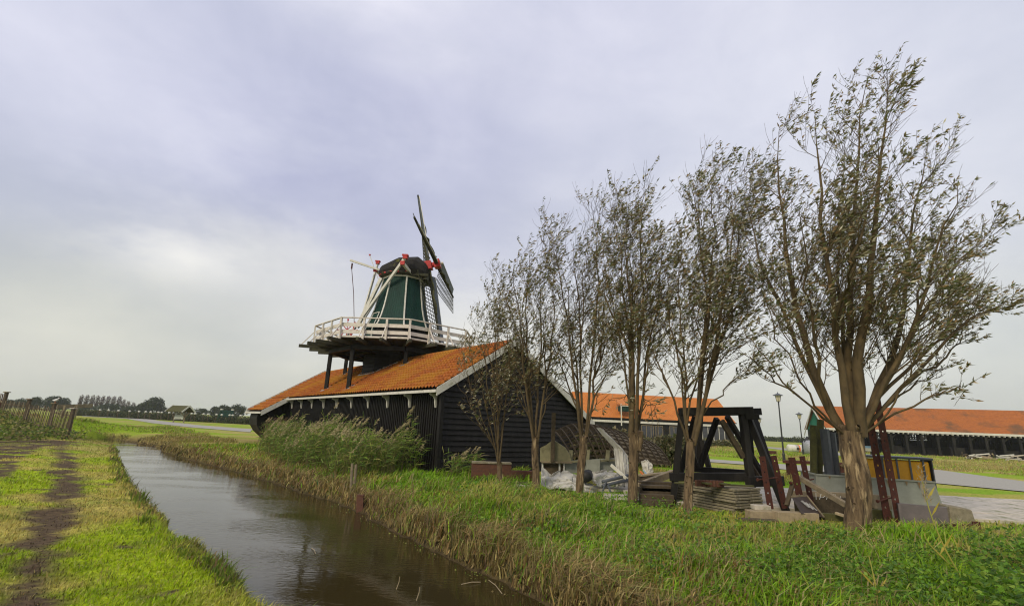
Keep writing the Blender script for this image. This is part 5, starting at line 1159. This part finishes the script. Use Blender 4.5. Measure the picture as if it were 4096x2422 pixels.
# ================================================================ perforated rusty strips (with real holes)
def strip(ptop, pbot, D, w, lab, dyaw=0.0, rod=None, nh=None, z0=None):
    b = at(pbot[0], pbot[1], D); t_ = at(ptop[0], ptop[1], D); b0 = b+(b-t_)/np.linalg.norm(b-t_)*.05
    d = t_-b0; Ln = np.linalg.norm(d); d /= Ln; s_ = V((math.cos(dyaw), math.sin(dyaw), 0)); s_ -= d*(s_@d); s_ /= np.linalg.norm(s_); n_ = np.cross(s_, d); th = .014
    mb = MB(); nh = nh or int(Ln/.20); c = Ln/nh; r = w*.145; R8 = [(math.cos(math.radians(22.5+45*k)), math.sin(math.radians(22.5+45*k))) for k in range(8)]
    for i in range(nh):
        ce = b0+d*c*(i+.5); hw, hh_ = w/2, c/2
        outer_ = [(hw, hh_*.41), (hw*.41, hh_), (-hw*.41, hh_), (-hw, hh_*.41), (-hw, -hh_*.41), (-hw*.41, -hh_), (hw*.41, -hh_), (hw, -hh_*.41)]
        outer_ = [(hw, hh_*.5), (hw*.5, hh_), (-hw*.5, hh_), (-hw, hh_*.5), (-hw, -hh_*.5), (-hw*.5, -hh_), (hw*.5, -hh_), (hw, -hh_*.5)]
        corners = [(hw, hh_), (-hw, hh_), (-hw, -hh_), (hw, -hh_)]
        vs = []
        for z in (th/2, -th/2):
            for (x, y) in outer_: vs.append(ce+s_*x+d*y+n_*z)
            for (x, y) in R8: vs.append(ce+s_*x*r+d*y*r+n_*z)
            for (x, y) in corners: vs.append(ce+s_*x+d*y+n_*z)
        fs = []
        for k in range(8):
            m2 = (k+1) % 8; fs += [(k, m2, 8+m2, 8+k), (20+k, 28+k, 28+m2, 20+m2), (8+k, 8+m2, 28+m2, 28+k)]
        for ci, (k, m2) in enumerate(((0, 1), (2, 3), (4, 5), (6, 7))): fs += [(k, 16+ci, m2), (20+k, 20+m2, 36+ci)]
        fs += [(19, 16, 36, 39), (17, 18, 38, 37)]
        if i == nh-1: fs.append((16, 17, 37, 36))
        mb.add(vs, fs)
    o = obj('perforated_strip', mb, m_rust); tag(o, lab, 'steel strip', 'rusty perforated steel strips'); return o
strip((3048, 1824), (3081, 2025), 11.2, .135, 'leftmost short perforated rusty strip beside the slab stack'); strip((3094, 1821), (3138, 2023), 11.6, .15, 'second short perforated rusty strip, right of the leftmost', .2)
strip((3166, 1828), (3200, 1990), 11.4, .155, 'third short perforated rusty strip, behind the dark chalked board'); strip((3208, 1823), (3247, 2017), 11.7, .145, 'fourth short perforated rusty strip, beside the leaning plank', .2)
strip((3472, 1640), (3552, 2082), 11.1, .165, 'left one of the two tall leaning perforated strips before the trough'); strip((3508, 1596), (3597, 2086), 11.0, .165, 'right one of the two tall leaning perforated strips before the trough', .1)
for (p, q_, D_, lab) in (((3030, 1917), (3110, 1908), 11.35, 'thin rusty rod joining the two leftmost strips'), ((3162, 1930), (3255, 1915), 11.5, 'thin rusty rod joining the third and fourth strips'), ((3510, 2003), (3580, 1985), 11.05, 'rusty bolt rod low through the two tall strips')):
    mb = MB(); a, b = at(*p, D_-.1), at(*q_, D_+.1); mb.tube([a, b], .015, 8); mb.tube([a-(b-a)*.02, a+(b-a)*.03], .035, 6); tag(obj('threaded_rod', mb, m_rust), lab, 'steel rod')
# ================================================================ trough, plastic tank, posts
tf = thing('steel_trough', gp(3520, 2030), 'big tapering light grey steel trough with rust streaks behind the large willow', 'trough')
tl0, tr0 = at(3262, 1896, 12.9), at(3737, 1927, 11.9); ztop = (tl0[2]+tr0[2])/2; tl0[2] = tr0[2] = ztop
bk = V((.25, 1.0, 0)); bk /= np.linalg.norm(bk); tr1 = tr0+bk*1.15; tl1 = tl0+bk*1.15
mb = MB(); inn = lambda p, k_: p
exd = (tr0-tl0)/np.linalg.norm(tr0-tl0)
b0, b1, b2, b3 = tl0-exd*.05+zup*(-ztop-.05), tr0+exd*.10+zup*(-ztop-.05), tr1+exd*.10+zup*(-ztop-.05), tl1-exd*.05+zup*(-ztop-.05)
b0 = b0-bk*.12; b1 = b1-bk*.12
for (p, q_, r_, s_) in ((tl0, tr0, b1, b0), (tr0, tr1, b2, b1), (tr1, tl1, b3, b2), (tl1, tl0, b0, b3)):
    nn = np.cross(q_-p, r_-q_); nn /= np.linalg.norm(nn); mb.prism([p, q_, r_, s_], nn*.03)
mb.prism([tl0-zup*.35, tr0-zup*.35, tr1-zup*.35, tl1-zup*.35], -zup*.03); obj('tank_walls', mb, m_gsteel, tf)
mb = MB()
for p, q_ in ((tl0, tr0), (tr0, tr1), (tr1, tl1), (tl1, tl0)): mb.beam(p, q_, .07, .035)
obj('rim', mb, m_gsteel, tf)
m_streak = mat('rust_streaks', (.24, .13, .05), (.20, .17, .10), 9, .8)
for f, l_ in ((.30, .14), (.62, .20), (.77, .13), (.87, .18), (.12, .1)):
    mb = MB(); p = tl0+(tr0-tl0)*f; down = (b0-tl0)/np.linalg.norm(b0-tl0); nf = -bk*.034; mb.prism([p-exd*.025+nf+down*.02, p+exd*.03+nf+down*.02, p+exd*.006+nf+down*l_], -bk*.002); obj('rust_streak', mb, m_streak, tf)
# IBC style yellow container standing inside
ib = thing('plastic_container', (tr0+tl0)/2+bk*.5, 'yellow plastic container in a dark grey frame standing in the trough', 'container')
i0, i1 = at(3435, 1895, 12.75), at(3745, 1920, 12.15); zt = at(3590, 1826, 12.4)[2]; zb = ztop-.32; i0[2] = i1[2] = zb; ie = (i1-i0); il = np.linalg.norm(ie); ie /= il; ik = V((-ie[1], ie[0], 0)); H_ = zt-zb; dp = .72
i0 = i0+ik*.05
mb = MB(); 
vs = []; ns_ = 40
mb.box(i0+ie*il*.5+ik*dp*.5+zup*H_*.45, (il*.93, dp*.92, H_*.9), [ie, ik, zup]); o = obj('tank', mb, m_yplast, ib, bevel=.03)
mb = MB(); mb.box(i0+ie*il*.5+ik*dp*.5+zup*(H_-.02), (il+.04, dp+.06, .055), [ie, ik, zup]); obj('top_frame', mb, m_dgrey, ib, bevel=.012)
mb = MB()
for f in (.0, .33, .52, .69, .86): mb.box(i0+ie*il*(.02+f)+zup*H_*.5-ik*.005, (.035, .03, H_), [ie, ik, zup])
for f in (.25, .5, .75): mb.box(i0+ie*(il+.0)+ik*dp*f+zup*H_*.5, (.03, .035, H_), [ie, ik, zup])
obj('frame_bars', mb, m_dgrey, ib)
mb = MB(); mb.box(i0+ie*(il-.005)+ik*dp*.5+zup*H_*.5, (.02, dp, H_*.98), [ie, ik, zup]); obj('end_panel', mb, m_dgrey, ib)
for (p, q_, D_, w, lab, m_, gr) in (((3297, 1714), (3318, 1898), 13.2, .20, 'wide dark grey plastic pile standing in the left end of the trough', m_dgrey, 'grey piles in the trough'), ((3330, 1728), (3350, 1900), 13.4, .13, 'narrower dark grey plastic pile right of the wide one', m_dgrey, 'grey piles in the trough'),
                           ((3253, 1700), (3246, 1935), 13.3, .17, 'thick mossy wooden post left of the trough', m_olive, 'mossy posts by the trough'), ((3282, 1678), (3262, 1938), 13.6, .17, 'tall mossy wooden post touching the left end of the trough', m_olive, 'mossy posts by the trough')):
    mb = MB(); b = at(*q_, D_); t_ = at(*p, D_); b[2] = min(b[2], .3); 
    if m_ is m_olive: b[2] = -.05
    mb.tube([b, t_], w/2 if m_ is m_olive else w*.55, 12 if m_ is m_olive else 6); tag(obj('pile', mb, m_), lab, 'post', gr)
# purple-grey steel channel lying before the trough
mb = MB(); a, b = at(3592, 2062, 11.0), at(3795, 2090, 10.6); a[2] = b[2] = .22; mb.beam(a, b, .12, .50); mb.beam(a+zup*.0, a+(b-a)*.06, .35, .5); tag(obj('steel_channel', mb, mat('primer_grey_steel', (.145, .125, .125), (.10, .09, .09), 5, .6)), 'purplish grey steel channel lying before the trough', 'steel beam')
mb = MB(); c = at(3832, 2092, 10.9); c[2] = .22; mb.prism([c+V((-.28, -.15, -.3)), c+V((.30, -.15, -.3)), c+V((.22, -.15, .20)), c+V((-.24, -.15, .26))], V((0.03, .35, .02))); tag(obj('stone_block', mb, m_slab, bevel=.02), 'mossy grey concrete block right of the steel channel', 'block')
mb = MB(); a, b = at(3760, 2135, 9.6), at(3925, 2150, 9.7); a[2] = b[2] = .22; mb.beam(a, b, .05, .16); mb.beam(a+V((0, .12, 0)), b+V((0, .12, 0)), .2, .02); mb.beam(b+V((0, .05, -.3)), b+V((0, .05, .12)), .14, .03); tag(obj('rusty_beam', mb, m_rust), 'rusty flanged beam half hidden in the weeds at the lower right', 'steel beam')
mb = MB(); a, b = gp(3128, 1868), gp(3420, 1878); a[2] = b[2] = .62
a = at(3132, 1844, 22); b = at(3400, 1856, 21); mb.beam(a, b, .45, .12); 
for f in (.12, .88): c = a+(b-a)*f; mb.beam(V((c[0], c[1], 0)), c-zup*.05, .3, .3)
tag(obj('rusty_girder', mb, m_rust), 'long rusty girder lying on blocks at the path edge', 'steel beam')
# ---- timbers, planks and boards in the yard
def timber(p, q_, D1_, D2_, w, h, m_, lab, name='timber', z=None, cat='timber', gr=None):
    a, b = at(*p, D1_), at(*q_, D2_)
    if z is not None: a[2], b[2] = z if isinstance(z, tuple) else (z, z)
    mb = MB(); mb.beam(a, b, w, h); return tag(obj(name, mb, m_, bevel=.006), lab, cat, gr)
timber((3196, 1908), (3385, 2018), 11.5, 10.6, .12, .10, m_wood, 'long mossy plank leaning down against the large willow', 'plank')
timber((3170, 1935), (3147, 2020), 11.45, 11.3, .09, .06, m_oldw, 'short brown prop under the third rusty strip', 'prop')
timber((3180, 1985), (3500, 2000), 11.9, 11.9, .15, .42, m_oldw, 'thick dark board behind the chalked writing', 'board', z=.22)
timber((3168, 1972), (3410, 1978), 12.15, 12.15, .12, .14, m_lumber, 'yellowish top board of the pile left of the large willow', 'board', z=.45)
timber((3490, 2000), (3560, 2004), 11.7, 11.7, .10, .30, m_lumber, 'yellow plywood piece right of the large willow', 'board', z=.40)
timber((3400, 2040), (3560, 2050), 11.4, 11.4, .12, .24, m_olive, 'green-grey board lying low right of the large willow', 'board', z=.15)
timber((3010, 2022), (3075, 2025), 11.1, 11.1, .2, .09, m_conc, 'short pale grey offcut lying on a beam end left of the weeds', z=.26)
timber((2990, 2044), (3090, 2048), 10.9, 10.9, .26, .18, m_lumber, 'pale squared timber end right of the slab stack', z=.13)
timber((3100, 2050), (3262, 2056), 10.75, 10.75, .24, .20, m_lumber, 'pale sawn beam with dark end below the chalked board', z=.14)
timber((2960, 2070), (3110, 2080), 10.55, 10.5, .2, .1, m_oldw, 'old brown beam low in the grass right of the slab stack', z=.06)
timber((3265, 2035), (3450, 2060), 10.9, 10.7, .13, .13, m_olive, 'green weathered beam behind the large willow trunk', z=.16)
timber((3340, 2032), (3400, 2050), 10.7, 10.5, .10, .05, m_lumber, 'splintered pale plank end left of the large willow', z=(.26, .20))
# chalk scribbles, read as in the photo
def strokes(o_c, ux_, uy_, polys, r_, name, parent):
    mb = MB()
    for pl in polys:
        pts = [o_c+ux_*x+uy_*y for x, y in pl]; mb.tube(pts, r_, 5)
    return obj(name, mb, m_chalk, parent)
bd = [o for o in scene.objects if o.get('label', '').startswith('thick dark board')][0]
c = at(3240, 1990, 11.80); 
P_V = [[(0, .0), (.06, .14)], [(.06, .14), (.07, -.02)], [(.15, .14), (.14, -.01)], [(.22, .0), (.27, .12), (.33, .14), (.37, .09), (.30, .04), (.24, .05)], [(.38, .0), (.44, .13), (.49, .12), (.50, .0)], [(.50, .0), (.56, .13), (.60, .12), (.60, .02)], [(.70, .04), (.72, .09)]]
strokes(c-zup*.02, V((1, -.0, 0)), zup, P_V, .006, 'chalk_writing', bd)
# dark chalked board leaning backwards
sg = thing('chalked_board', at(3230, 2050, 10.9)*V((1, 1, 0)), 'dark tilted board with scribbled chalk lines and pale edges', 'board')
q0, q1, q2, q3 = at(3166, 1984, 10.95), at(3226, 1980, 11.1), at(3296, 2068, 10.75), at(3205, 2052, 10.6)
mb = MB(); mb.prism([q0, q1, q2, q3], V((.01, .03, -.005))); obj('panel', mb, mat('dark_brown_panel', (.03, .02, .015), (.05, .035, .025), 6, .5), sg)
mb = MB(); mb.beam(q0, q1, .03, .03); mb.beam(q1, q2, .03, .035); obj('edge_strip', mb, m_wood, sg)
U_ = (q1-q0); W2 = (q3-q0); nn = np.cross(U_, W2); nn /= np.linalg.norm(nn); nn = nn if nn[1] < 0 else -nn
mb = MB()
for (u0, v0, n_, amp) in ((.45, .30, 9, .10), (.62, .42, 9, .09), (.80, .50, 7, .08)):
    pts = []
    for k in range(n_*3):
        t_ = k/(n_*3-1); pts.append(q0+U_*(u0+amp*math.sin(k*2.1)+.25*t_)+W2*(v0+.42*t_)+nn*.012)
    mb.tube(pts, .0028, 4)
obj('chalk_writing', mb, m_chalk, sg)
# ================================================================ wrecked wooden hull, tarpaulins, lumber (middle)
hl = thing('boat_wreck', at(2420, 1880, 16.5)*V((1, 1, 0)), 'broken wooden boat hull with bare ribs and laths beside the barn gable', 'boat')
# stern board with its post
S_ = lambda x, y, D: at(x, y, D)
Ds = 15.8; shp = [(2160, 1846), (2160, 1790), (2185, 1778), (2212, 1757), (2232, 1770), (2262, 1790), (2278, 1815), (2286, 1846)]
mb = MB(); mb.prism([S_(x, y, Ds) for x, y in shp], V((.02, .09, 0))); obj('stern_board', mb, m_owall, hl)
mb = MB(); mb.beam(S_(2210, 1845, Ds-.1), S_(2215, 1650, Ds-.1), .11, .12); obj('stern_post', mb, m_oldw, hl)
mb = MB(); mb.beam(S_(2165, 1846, Ds-.05), S_(2288, 1848, Ds-.05), .1, .05); obj('stern_sill', mb, m_wood, hl)
# arched hull: length along u, arch across
hu0, hu1 = S_(2262, 1700, 16.0), S_(2640, 1830, 18.6)
def hull(u, v):      # u 0..1 left to right, v 0 (front lower edge) .. 1 (over the top, to the back)
    xl = 2240+u*410; ybot = 1838+u*26; ytop = 1694+60*max(0, u-.35)**1.3*2.2+max(0, .18-u)*190; D = 16.0+1.0*u
    th = v*math.pi*.62; yy = ybot-(ybot-ytop)*math.sin(th)**1.0 if th < math.pi/2 else ytop; dd = 1.9*(1-math.cos(th)); xo = (1-math.sin(th))*(55-20*u)
    p = at(xl+xo, yy, D); p2 = V((p[0]*(1+.0), D+dd, (p[2]-EYE)*(1+.0)+EYE)); 
    if th >= math.pi/2: p2[2] -= .5*(math.sin(math.pi/2)-math.sin(th))*2
    return p2
for i in range(17):
    u = i/16; mb = MB(); mb.tube([hull(u, v) for v in np.linspace(.02, .95, 12)], .030, 5); obj('rib', mb, m_oldw, hl)
for v in np.linspace(.08, .95, 13):
    mb = MB()
    pts = [hull(u, v)+V((0, .02, -.01)) for u in np.linspace(0, 1, 22)]
    for a, b in zip(pts[:-1], pts[1:]):
        mb.beam(a, b, .02, .075)
    obj('lath', mb, m_oldw, hl)
mb = MB(); us = np.linspace(.42, 1.0, 12); vv = np.linspace(.02, .9, 14)
for j in range(13):
    vs = [hull(u, vv[j])+V((0, .045, 0)) for u in us]+[hull(u, vv[j+1]*.98+vv[j]*.02)+V((0, .045, 0)) for u in us]; n_ = len(us); mb.add(vs, [(i, i+1, n_+i+1, n_+i) for i in range(n_-1)])
obj('planking', mb, m_wood, hl)
mb = MB(); mb.prism([S_(2262, 1842, 15.9), S_(2470, 1830, 16.2), S_(2470, 1880, 16.2), S_(2262, 1893, 15.9)], V((0, .06, 0))); mb.prism([S_(2345, 1838, 15.86), S_(2400, 1835, 15.9), S_(2400, 1892, 15.9), S_(2345, 1896, 15.86)], V((0, .03, 0))); obj('grey_panel', mb, m_gsteel, hl)
mb = MB(); mb.beam(S_(2255, 1846, 15.8), S_(2480, 1838, 16.1), .07, .05); 
for x in (2282, 2350, 2430): mb.beam(S_(x, 1842, 16), S_(x+3, 1800, 16.1), .12, .1)
obj('gunwale', mb, m_owall, hl)
mb = MB(); mb.prism([S_(2170, 1850, 15.9), S_(2256, 1852, 15.9), S_(2256, 1900, 15.9), S_(2170, 1900, 15.9)], V((0, .05, 0))); obj('dark_opening_panel', mb, m_oldw, hl)
mb = MB(); 
for x in (2170, 2238, 2256): mb.beam(S_(x, 1850, 15.84), S_(x, 1885, 15.84), .05, .05)
obj('window_posts', mb, m_white, hl)
def sheet(name, grid, m_, lab, cat, parent=None, amp=.05, sc=3.0, sd_=1, th=.012):
    """crumpled cloth over a grid of control points (rows x cols of 3D points)"""
    Gd = np.array(grid, float); R_, C_ = Gd.shape[:2]; n = 26; mN = 34; vs = []
    for i in range(n):
        fi = i/(n-1)*(R_-1); a = min(int(fi), R_-2); f = fi-a; f = f*f*(3-2*f)*.5+f*.5
        for j in range(mN):
            fj = j/(mN-1)*(C_-1); b = min(int(fj), C_-2); g = fj-b; g = g*g*(3-2*g)*.5+g*.5
            p = (Gd[a, b]*(1-g)+Gd[a, b+1]*g)*(1-f)+(Gd[a+1, b]*(1-g)+Gd[a+1, b+1]*g)*f
            r1 = abs(float(vnoise(i*.17*sc/3, j*.17*sc/3, 1, sd_))-.5)*2; r2 = abs(float(vnoise(i*.22+j*.10, j*.30-i*.08, 1, sd_+3))-.5)*2
            vs.append(p+V((0, -amp, amp*.7))*(r1-.4)*1.3+V((0, -amp, amp))*1.25*(min(r2, .45)-.3))
    mb = MB().add(vs, [(i*mN+j, i*mN+j+1, (i+1)*mN+j+1, (i+1)*mN+j) for i in range(n-1) for j in range(mN-1)])
    o = obj(name, mb, m_, parent); s_ = o.modifiers.new('thickness', 'SOLIDIFY'); s_.thickness = th
    if parent is None: tag(o, lab, cat)
    return o
Y1 = 14.9
sheet('tarpaulin', [[S_(2166, 1868, Y1+.5), S_(2205, 1900, Y1+.6), S_(2240, 1882, Y1+.7), S_(2290, 1890, Y1+.7), S_(2345, 1925, Y1+.6), S_(2405, 1950, Y1+.5)],
                    [S_(2164, 1900, Y1+.1), S_(2200, 1925, Y1), S_(2240, 1925, Y1), S_(2290, 1925, Y1), S_(2340, 1950, Y1), S_(2412, 1962, Y1+.2)],
                    [S_(2163, 1940, Y1-.2), S_(2195, 1950, Y1-.3), S_(2235, 1950, Y1-.3), S_(2290, 1960, Y1-.3), S_(2340, 1975, Y1-.3), S_(2410, 1985, Y1-.2)]], m_tarp, 'large crumpled light grey tarpaulin heap behind the two middle willows', 'tarpaulin', amp=.10)
sheet('plastic_sheet', [[S_(2385, 1712, 15.6), S_(2400, 1712, 15.6), S_(2412, 1716, 15.7)], [S_(2420, 1750, 15.5), S_(2445, 1755, 15.4), S_(2460, 1765, 15.5)], [S_(2455, 1790, 15.4), S_(2490, 1800, 15.3), S_(2510, 1820, 15.5)], [S_(2460, 1850, 15.2), S_(2495, 1855, 15.1), S_(2515, 1865, 15.3)], [S_(2475, 1915, 14.9), S_(2500, 1920, 14.9), S_(2520, 1915, 15.0)]], m_tarp, 'torn white plastic sheet hanging over the hull of the wreck', 'plastic sheet', amp=.05)
sheet('plastic_sheet', [[S_(2565, 1845, 15.9), S_(2590, 1838, 15.9), S_(2606, 1850, 15.9)], [S_(2570, 1870, 15.8), S_(2592, 1870, 15.7), S_(2612, 1880, 15.8)], [S_(2578, 1893, 15.7), S_(2598, 1893, 15.7), S_(2612, 1893, 15.8)]], m_white, 'small white plastic sheet under the right end of the wreck', 'plastic sheet', amp=.05)
sheet('tarpaulin', [[S_(2360, 1890, 15.4), S_(2420, 1880, 15.5), S_(2470, 1890, 15.5), S_(2500, 1905, 15.4)], [S_(2370, 1915, 15.1), S_(2420, 1905, 15), S_(2470, 1915, 15), S_(2500, 1925, 15)], [S_(2390, 1945, 14.9), S_(2425, 1940, 14.8), S_(2470, 1945, 14.8), S_(2500, 1945, 14.9)]], m_tarp, 'darker grey tarpaulin fold right of the black barrel', 'tarpaulin', amp=.08)
mb = MB(); c = S_(2354, 1903, 15.2); mb.tube([c+V((-.12, -.22, 0)), c+V((-.1, -.15, 0)), c+V((0.05, .35, 0))], [.13, .17, .17], 14); tag(obj('black_barrel', mb, m_blackp, smooth=True), 'black plastic barrel lying among the tarpaulins', 'barrel')
for (p, q_, lab) in (((2410, 1925), (2512, 1900), 'upper grey metal pipe leaning on the heap beside the stub willow'), ((2410, 1942), (2515, 1918), 'lower grey metal pipe beside the stub willow')):
    mb = MB(); mb.tube([S_(*p, 14.3), S_(*q_, 14.8)], .045, 10); tag(obj('metal_pipe', mb, m_dgrey, smooth=True), lab, 'pipe', 'grey pipes by the wreck')
timber((2444, 1858), (2505, 1912), 14.9, 14.6, .04, .09, m_white, 'white painted board leaning against the wreck', 'board'); timber((2408, 1970), (2425, 1925), 14.2, 14.3, .05, .04, m_dgrey, 'left grey leg of a broken frame under the pipes', 'strut'); timber((2430, 1938), (2444, 1968), 14.3, 14.2, .05, .04, m_dgrey, 'right grey leg of a broken frame under the pipes', 'strut')
timber((2550, 1945), (2692, 1890), 13.2, 14.0, .12, .17, m_lumber, 'thick pale beam slanting up to the left leg of the trestle', cat='timber')
timber((2560, 1900), (2690, 1888), 14.3, 14.6, .2, .05, m_lumber, 'flat pale plank lying behind the slanting beam', 'plank')
timber((2560, 1912), (2640, 1908), 14.5, 14.5, .5, .12, m_oldw, 'dark plank pile behind the slanting beam', 'plank')
timber((2560, 1882), (2586, 1910), 14.4, 14.3, .10, .03, m_orangep, 'orange board with blue edge among the lumber', 'board')
timber((2572, 1878), (2598, 1908), 14.45, 14.35, .03, .03, m_bluep, 'narrow pale blue strip beside the orange board', 'strip')
timber((2415, 1705), (2640, 1700), 18.9, 18.9, .3, .5, m_oldw, 'dark beam stack behind the wreck', z=.9)
for i, (y, D_) in enumerate(((1958, 13.3), (1975, 13.0), (1992, 12.7), (2003, 12.5), (1965, 13.0))):
    timber((2552+i*3, y), (2700-i*4, y+4), D_, D_, .22, .14, m_oldw, ('top', 'second', 'third', 'lowest', 'broad')[i]+' old brown timber in the low pile between stub willow and slab stack', z=(.42, .30, .18, .08, .36)[i])
timber((2230, 1905), (2300, 1905), 15.3, 15.3, .8, .04, m_conc, 'flat grey board on the ground under the tarpaulin', 'board', z=.05)
timber((2040, 1925), (2140, 1930), 15.6, 15.3, .5, .08, m_oldw, 'flat old boards lying between the two leftmost willows', 'board', z=.06)
timber((2060, 1948), (2140, 1953), 14.9, 14.7, .2, .08, m_conc, 'narrow pale plank lying between the two leftmost willows', 'plank', z=.06)
# pallets of red bricks behind right
# ================================================================ small field objects on the right
for (px_, py_, cols_, lab) in ((3172, 1778, m_white, 'left white round bale with orange band on the meadow'), (3196, 1779, m_white, 'right plain white round bale on the meadow')):
    c = at(px_, py_, 62); r = thing('bale', c*V((1, 1, 0)), lab, 'bale', 'white bales on the meadow'); c[2] = .42
    mb = MB(); mb.tube([c+V((-.72, 0, 0)), c+V((-.6, 0, 0)), c+V((.6, 0, 0)), c+V((.72, 0, 0))], [.30, .48, .48, .30], 14); obj('wrapped_bale', mb, cols_, r, smooth=True)
    if px_ < 3180: mb = MB(); mb.tube([c+V((.5, 0, 0)), c+V((.64, 0, 0))], .485, 14); obj('orange_band', mb, m_orangep, r)
bo = thing('field_boiler', at(3262, 1780, 55)*V((1, 1, 0)), 'grey rounded tank with an orange panel and dark funnel behind the mossy posts', 'tank'); c = at(3262, 1770, 55); c[2] = .75
mb = MB(); mb.tube([c+V((-1.3, 0, 0)), c+V((-1.1, 0, 0)), c+V((1.2, 0, -.1)), c+V((1.6, 0, -.3))], [.5, .78, .78, .35], 14); obj('drum', mb, m_lead, bo, smooth=True)
mb = MB(); mb.tube([c+V((-.3, 0, .02)), c+V((.5, 0, .0))], .80, 14); obj('orange_panel', mb, m_orangep, bo); mb = MB(); mb.tube([c+V((-1.2, 0, .5)), c+V((-.8, 0, 1.1))], [.12, .16], 8); obj('funnel', mb, m_iron, bo)
mb = MB(); c = at(3085, 1791, 50); mb.box(c*V((1, 1, 0))+zup*.18, (.8, .4, .36)); tag(obj('crate', mb, m_rust, bevel=.02), 'small rusty box on the grass beside the path', 'box')
# boat with blue and white hull in the shed's mouth
bt = thing('small_boat', at(3460, 1790, 60)*V((1, 1, 0)), 'small blue and white boat stored before the dark shed', 'boat'); c = at(3460, 1788, 60); c[2] = .85
def bhull(c, l_, w, h, m_, nm_):
    mb = MB(); rings = []
    for s_, f in ((-1, .75), (-.5, 1), (.2, 1), (.7, .6), (1, .05)): rings.append([c+V((s_*l_, -w*f, h)), c+V((s_*l_, -w*f*.6, 0)), c+V((s_*l_, w*f*.6, 0)), c+V((s_*l_, w*f, h))])
    loft(mb, rings); obj(nm_, mb, m_, bt)
bhull(c-zup*.35, 1.5, .6, .35, m_white, 'hull'); bhull(c+zup*.012, 1.45, .58, .22, m_bluep, 'cover')
mb = MB(); 
for s_ in (-.8, .8): mb.beam(V((c[0]+s_, c[1], 0)), V((c[0]+s_, c[1], .5)), .15, .5)
obj('trestles', mb, m_oldw, bt)
# posts and a box in the grass of the near bank, the box is a weathered marker
for (tp, bp, D_, lab) in (((1409, 1852), (1407, 1945), 15.0, 'left of the two thin weathered stakes before the reeds'), ((1424, 1856), (1420, 1940), 15.3, 'right of the two thin weathered stakes before the reeds')):
    a, b = at(*tp, D_), at(*bp, D_); b[2] = hz(b[0], b[1])-.1; mb = MB(); mb.tube([b, a], [.045, .038], 8); tag(obj('stake', mb, m_wood), lab, 'post', 'two stakes before the reeds')
mb = MB(); c = at(1450, 1955, 13.6); z0 = hz(c[0], c[1]); mb.beam(V((c[0], c[1], z0-.1)), V((c[0]-.03, c[1], z0+.36)), .17, .12, (0, 1, 0)); mb.beam(V((c[0]-.03, c[1], z0+.35)), V((c[0]-.03, c[1], z0+.37)), .18, .13, (0, 1, 0)); tag(obj('marker_block', mb, m_brick), 'short reddish marker block in the grass by the stakes', 'marker')
# debris drifting on the water
for i, (p, q_) in enumerate((((1845, 2335), (1922, 2326)), ((1955, 2318), (2008, 2372)), ((1585, 2355), (1600, 2300)), ((1246, 2190), (1262, 2212)), ((1360, 1960), (1378, 1968)), ((1665, 2400), (1680, 2422)))):
    a, b = gp(*p, WZ+.012), gp(*q_, WZ+.012); 
    if i in (2, 5): b = a+V((.03, .02, .16))
    mb = MB(); mb.tube([a, (a+b)/2+V((.01, .02, .01)), b], .006, 5); tag(obj('floating_stalk', mb, m_lumber), ('straight yellow stalk floating near the right bank', 'thin bent stalk floating close to the right bank', 'small upright twig sticking out of the water', 'tiny stalk floating in the middle of the ditch', 'tiny stalk floating in the far water', 'twig sticking out at the bottom edge of the water')[i], 'stalk', 'stalks in the water')
# tall yellow reeds in the right foreground
for i, (bpx, mpx, tpx, D_) in enumerate((((3905, 2422), (3760, 2150), (3690, 1925), 6.2), ((3900, 2340), (3740, 2200), (3700, 2130), 6.6), ((3515, 2422), (3500, 2330), (3475, 2220), 6.0))):
    b = at(*bpx, D_); b[2] = hz(b[0], b[1]); m_p = at(*mpx, D_); t_ = at(*tpx, D_); r = thing('tall_reed', b, ('tall yellowing reed stem leaning left before the trough', 'shorter green reed stem below the tall yellow one', 'thin yellow stalk in the grass below the large willow')[i], 'reed', 'single reeds in the right foreground')
    mb = MB(); mb.tube(bez(b, 2*m_p-.5*(b+t_), t_, 9), np.linspace(.010, .005, 9), 6); obj('stem', mb, mat('yellow_stem', (.40, .34, .06), (.25, .28, .06), 5, .6), r)
    lf_ = []
    n = 5 if i == 0 else 3; path_ = bez(b, 2*m_p-.5*(b+t_), t_, 30); P_, D__, C_ = [], [], []
    for k in range(n): P_.append(path_[8+k*4]); D__.append(V((rng.choice([-1, 1])*.7, .1, .8))); C_.append((.42, .34, .05))
    leaves(np.array(P_), np.array(D__), np.full(n, .24), np.full(n, .028), np.array(C_), 'reed_leaves', r, m_grass)
    if i == 0:
        k = 90; s_ = rng.uniform(0, 1, (k, 1)); dr = (path_[-1]-path_[-6]); dr /= np.linalg.norm(dr); leaves(path_[-1]-dr*.25+dr*s_*.4+rng.normal(0, .02, (k, 3)), dr+rng.normal(0, .4, (k, 3))+V((.3, 0, 0)), np.full(k, .07), np.full(k, .010), np.tile(V((.36, .29, .18)), (k, 1)), 'plume', r, m_grass)
# ================================================================ autumn haze in the air
mh = bpy.data.materials.new('haze_air'); mh.use_nodes = True; t = mh.node_tree; t.nodes.clear()
out = nd(t, 'ShaderNodeOutputMaterial'); pv = nd(t, 'ShaderNodeVolumePrincipled'); pv.inputs['Color'].default_value = (.86, .90, .94, 1); pv.inputs['Density'].default_value = .00030; pv.inputs['Anisotropy'].default_value = .2
t.links.new(pv.outputs[0], out.inputs['Volume'])
mb = MB(); mb.box((0, 1180, 17), (3300, 2460, 40)); hz_o = obj('haze', mb, mh, loc=(0, 0, 0)); tag(hz_o, kind='stuff'); hz_o.visible_shadow = True
scene.cycles.volume_bounces = 1; scene.cycles.max_bounces = 8
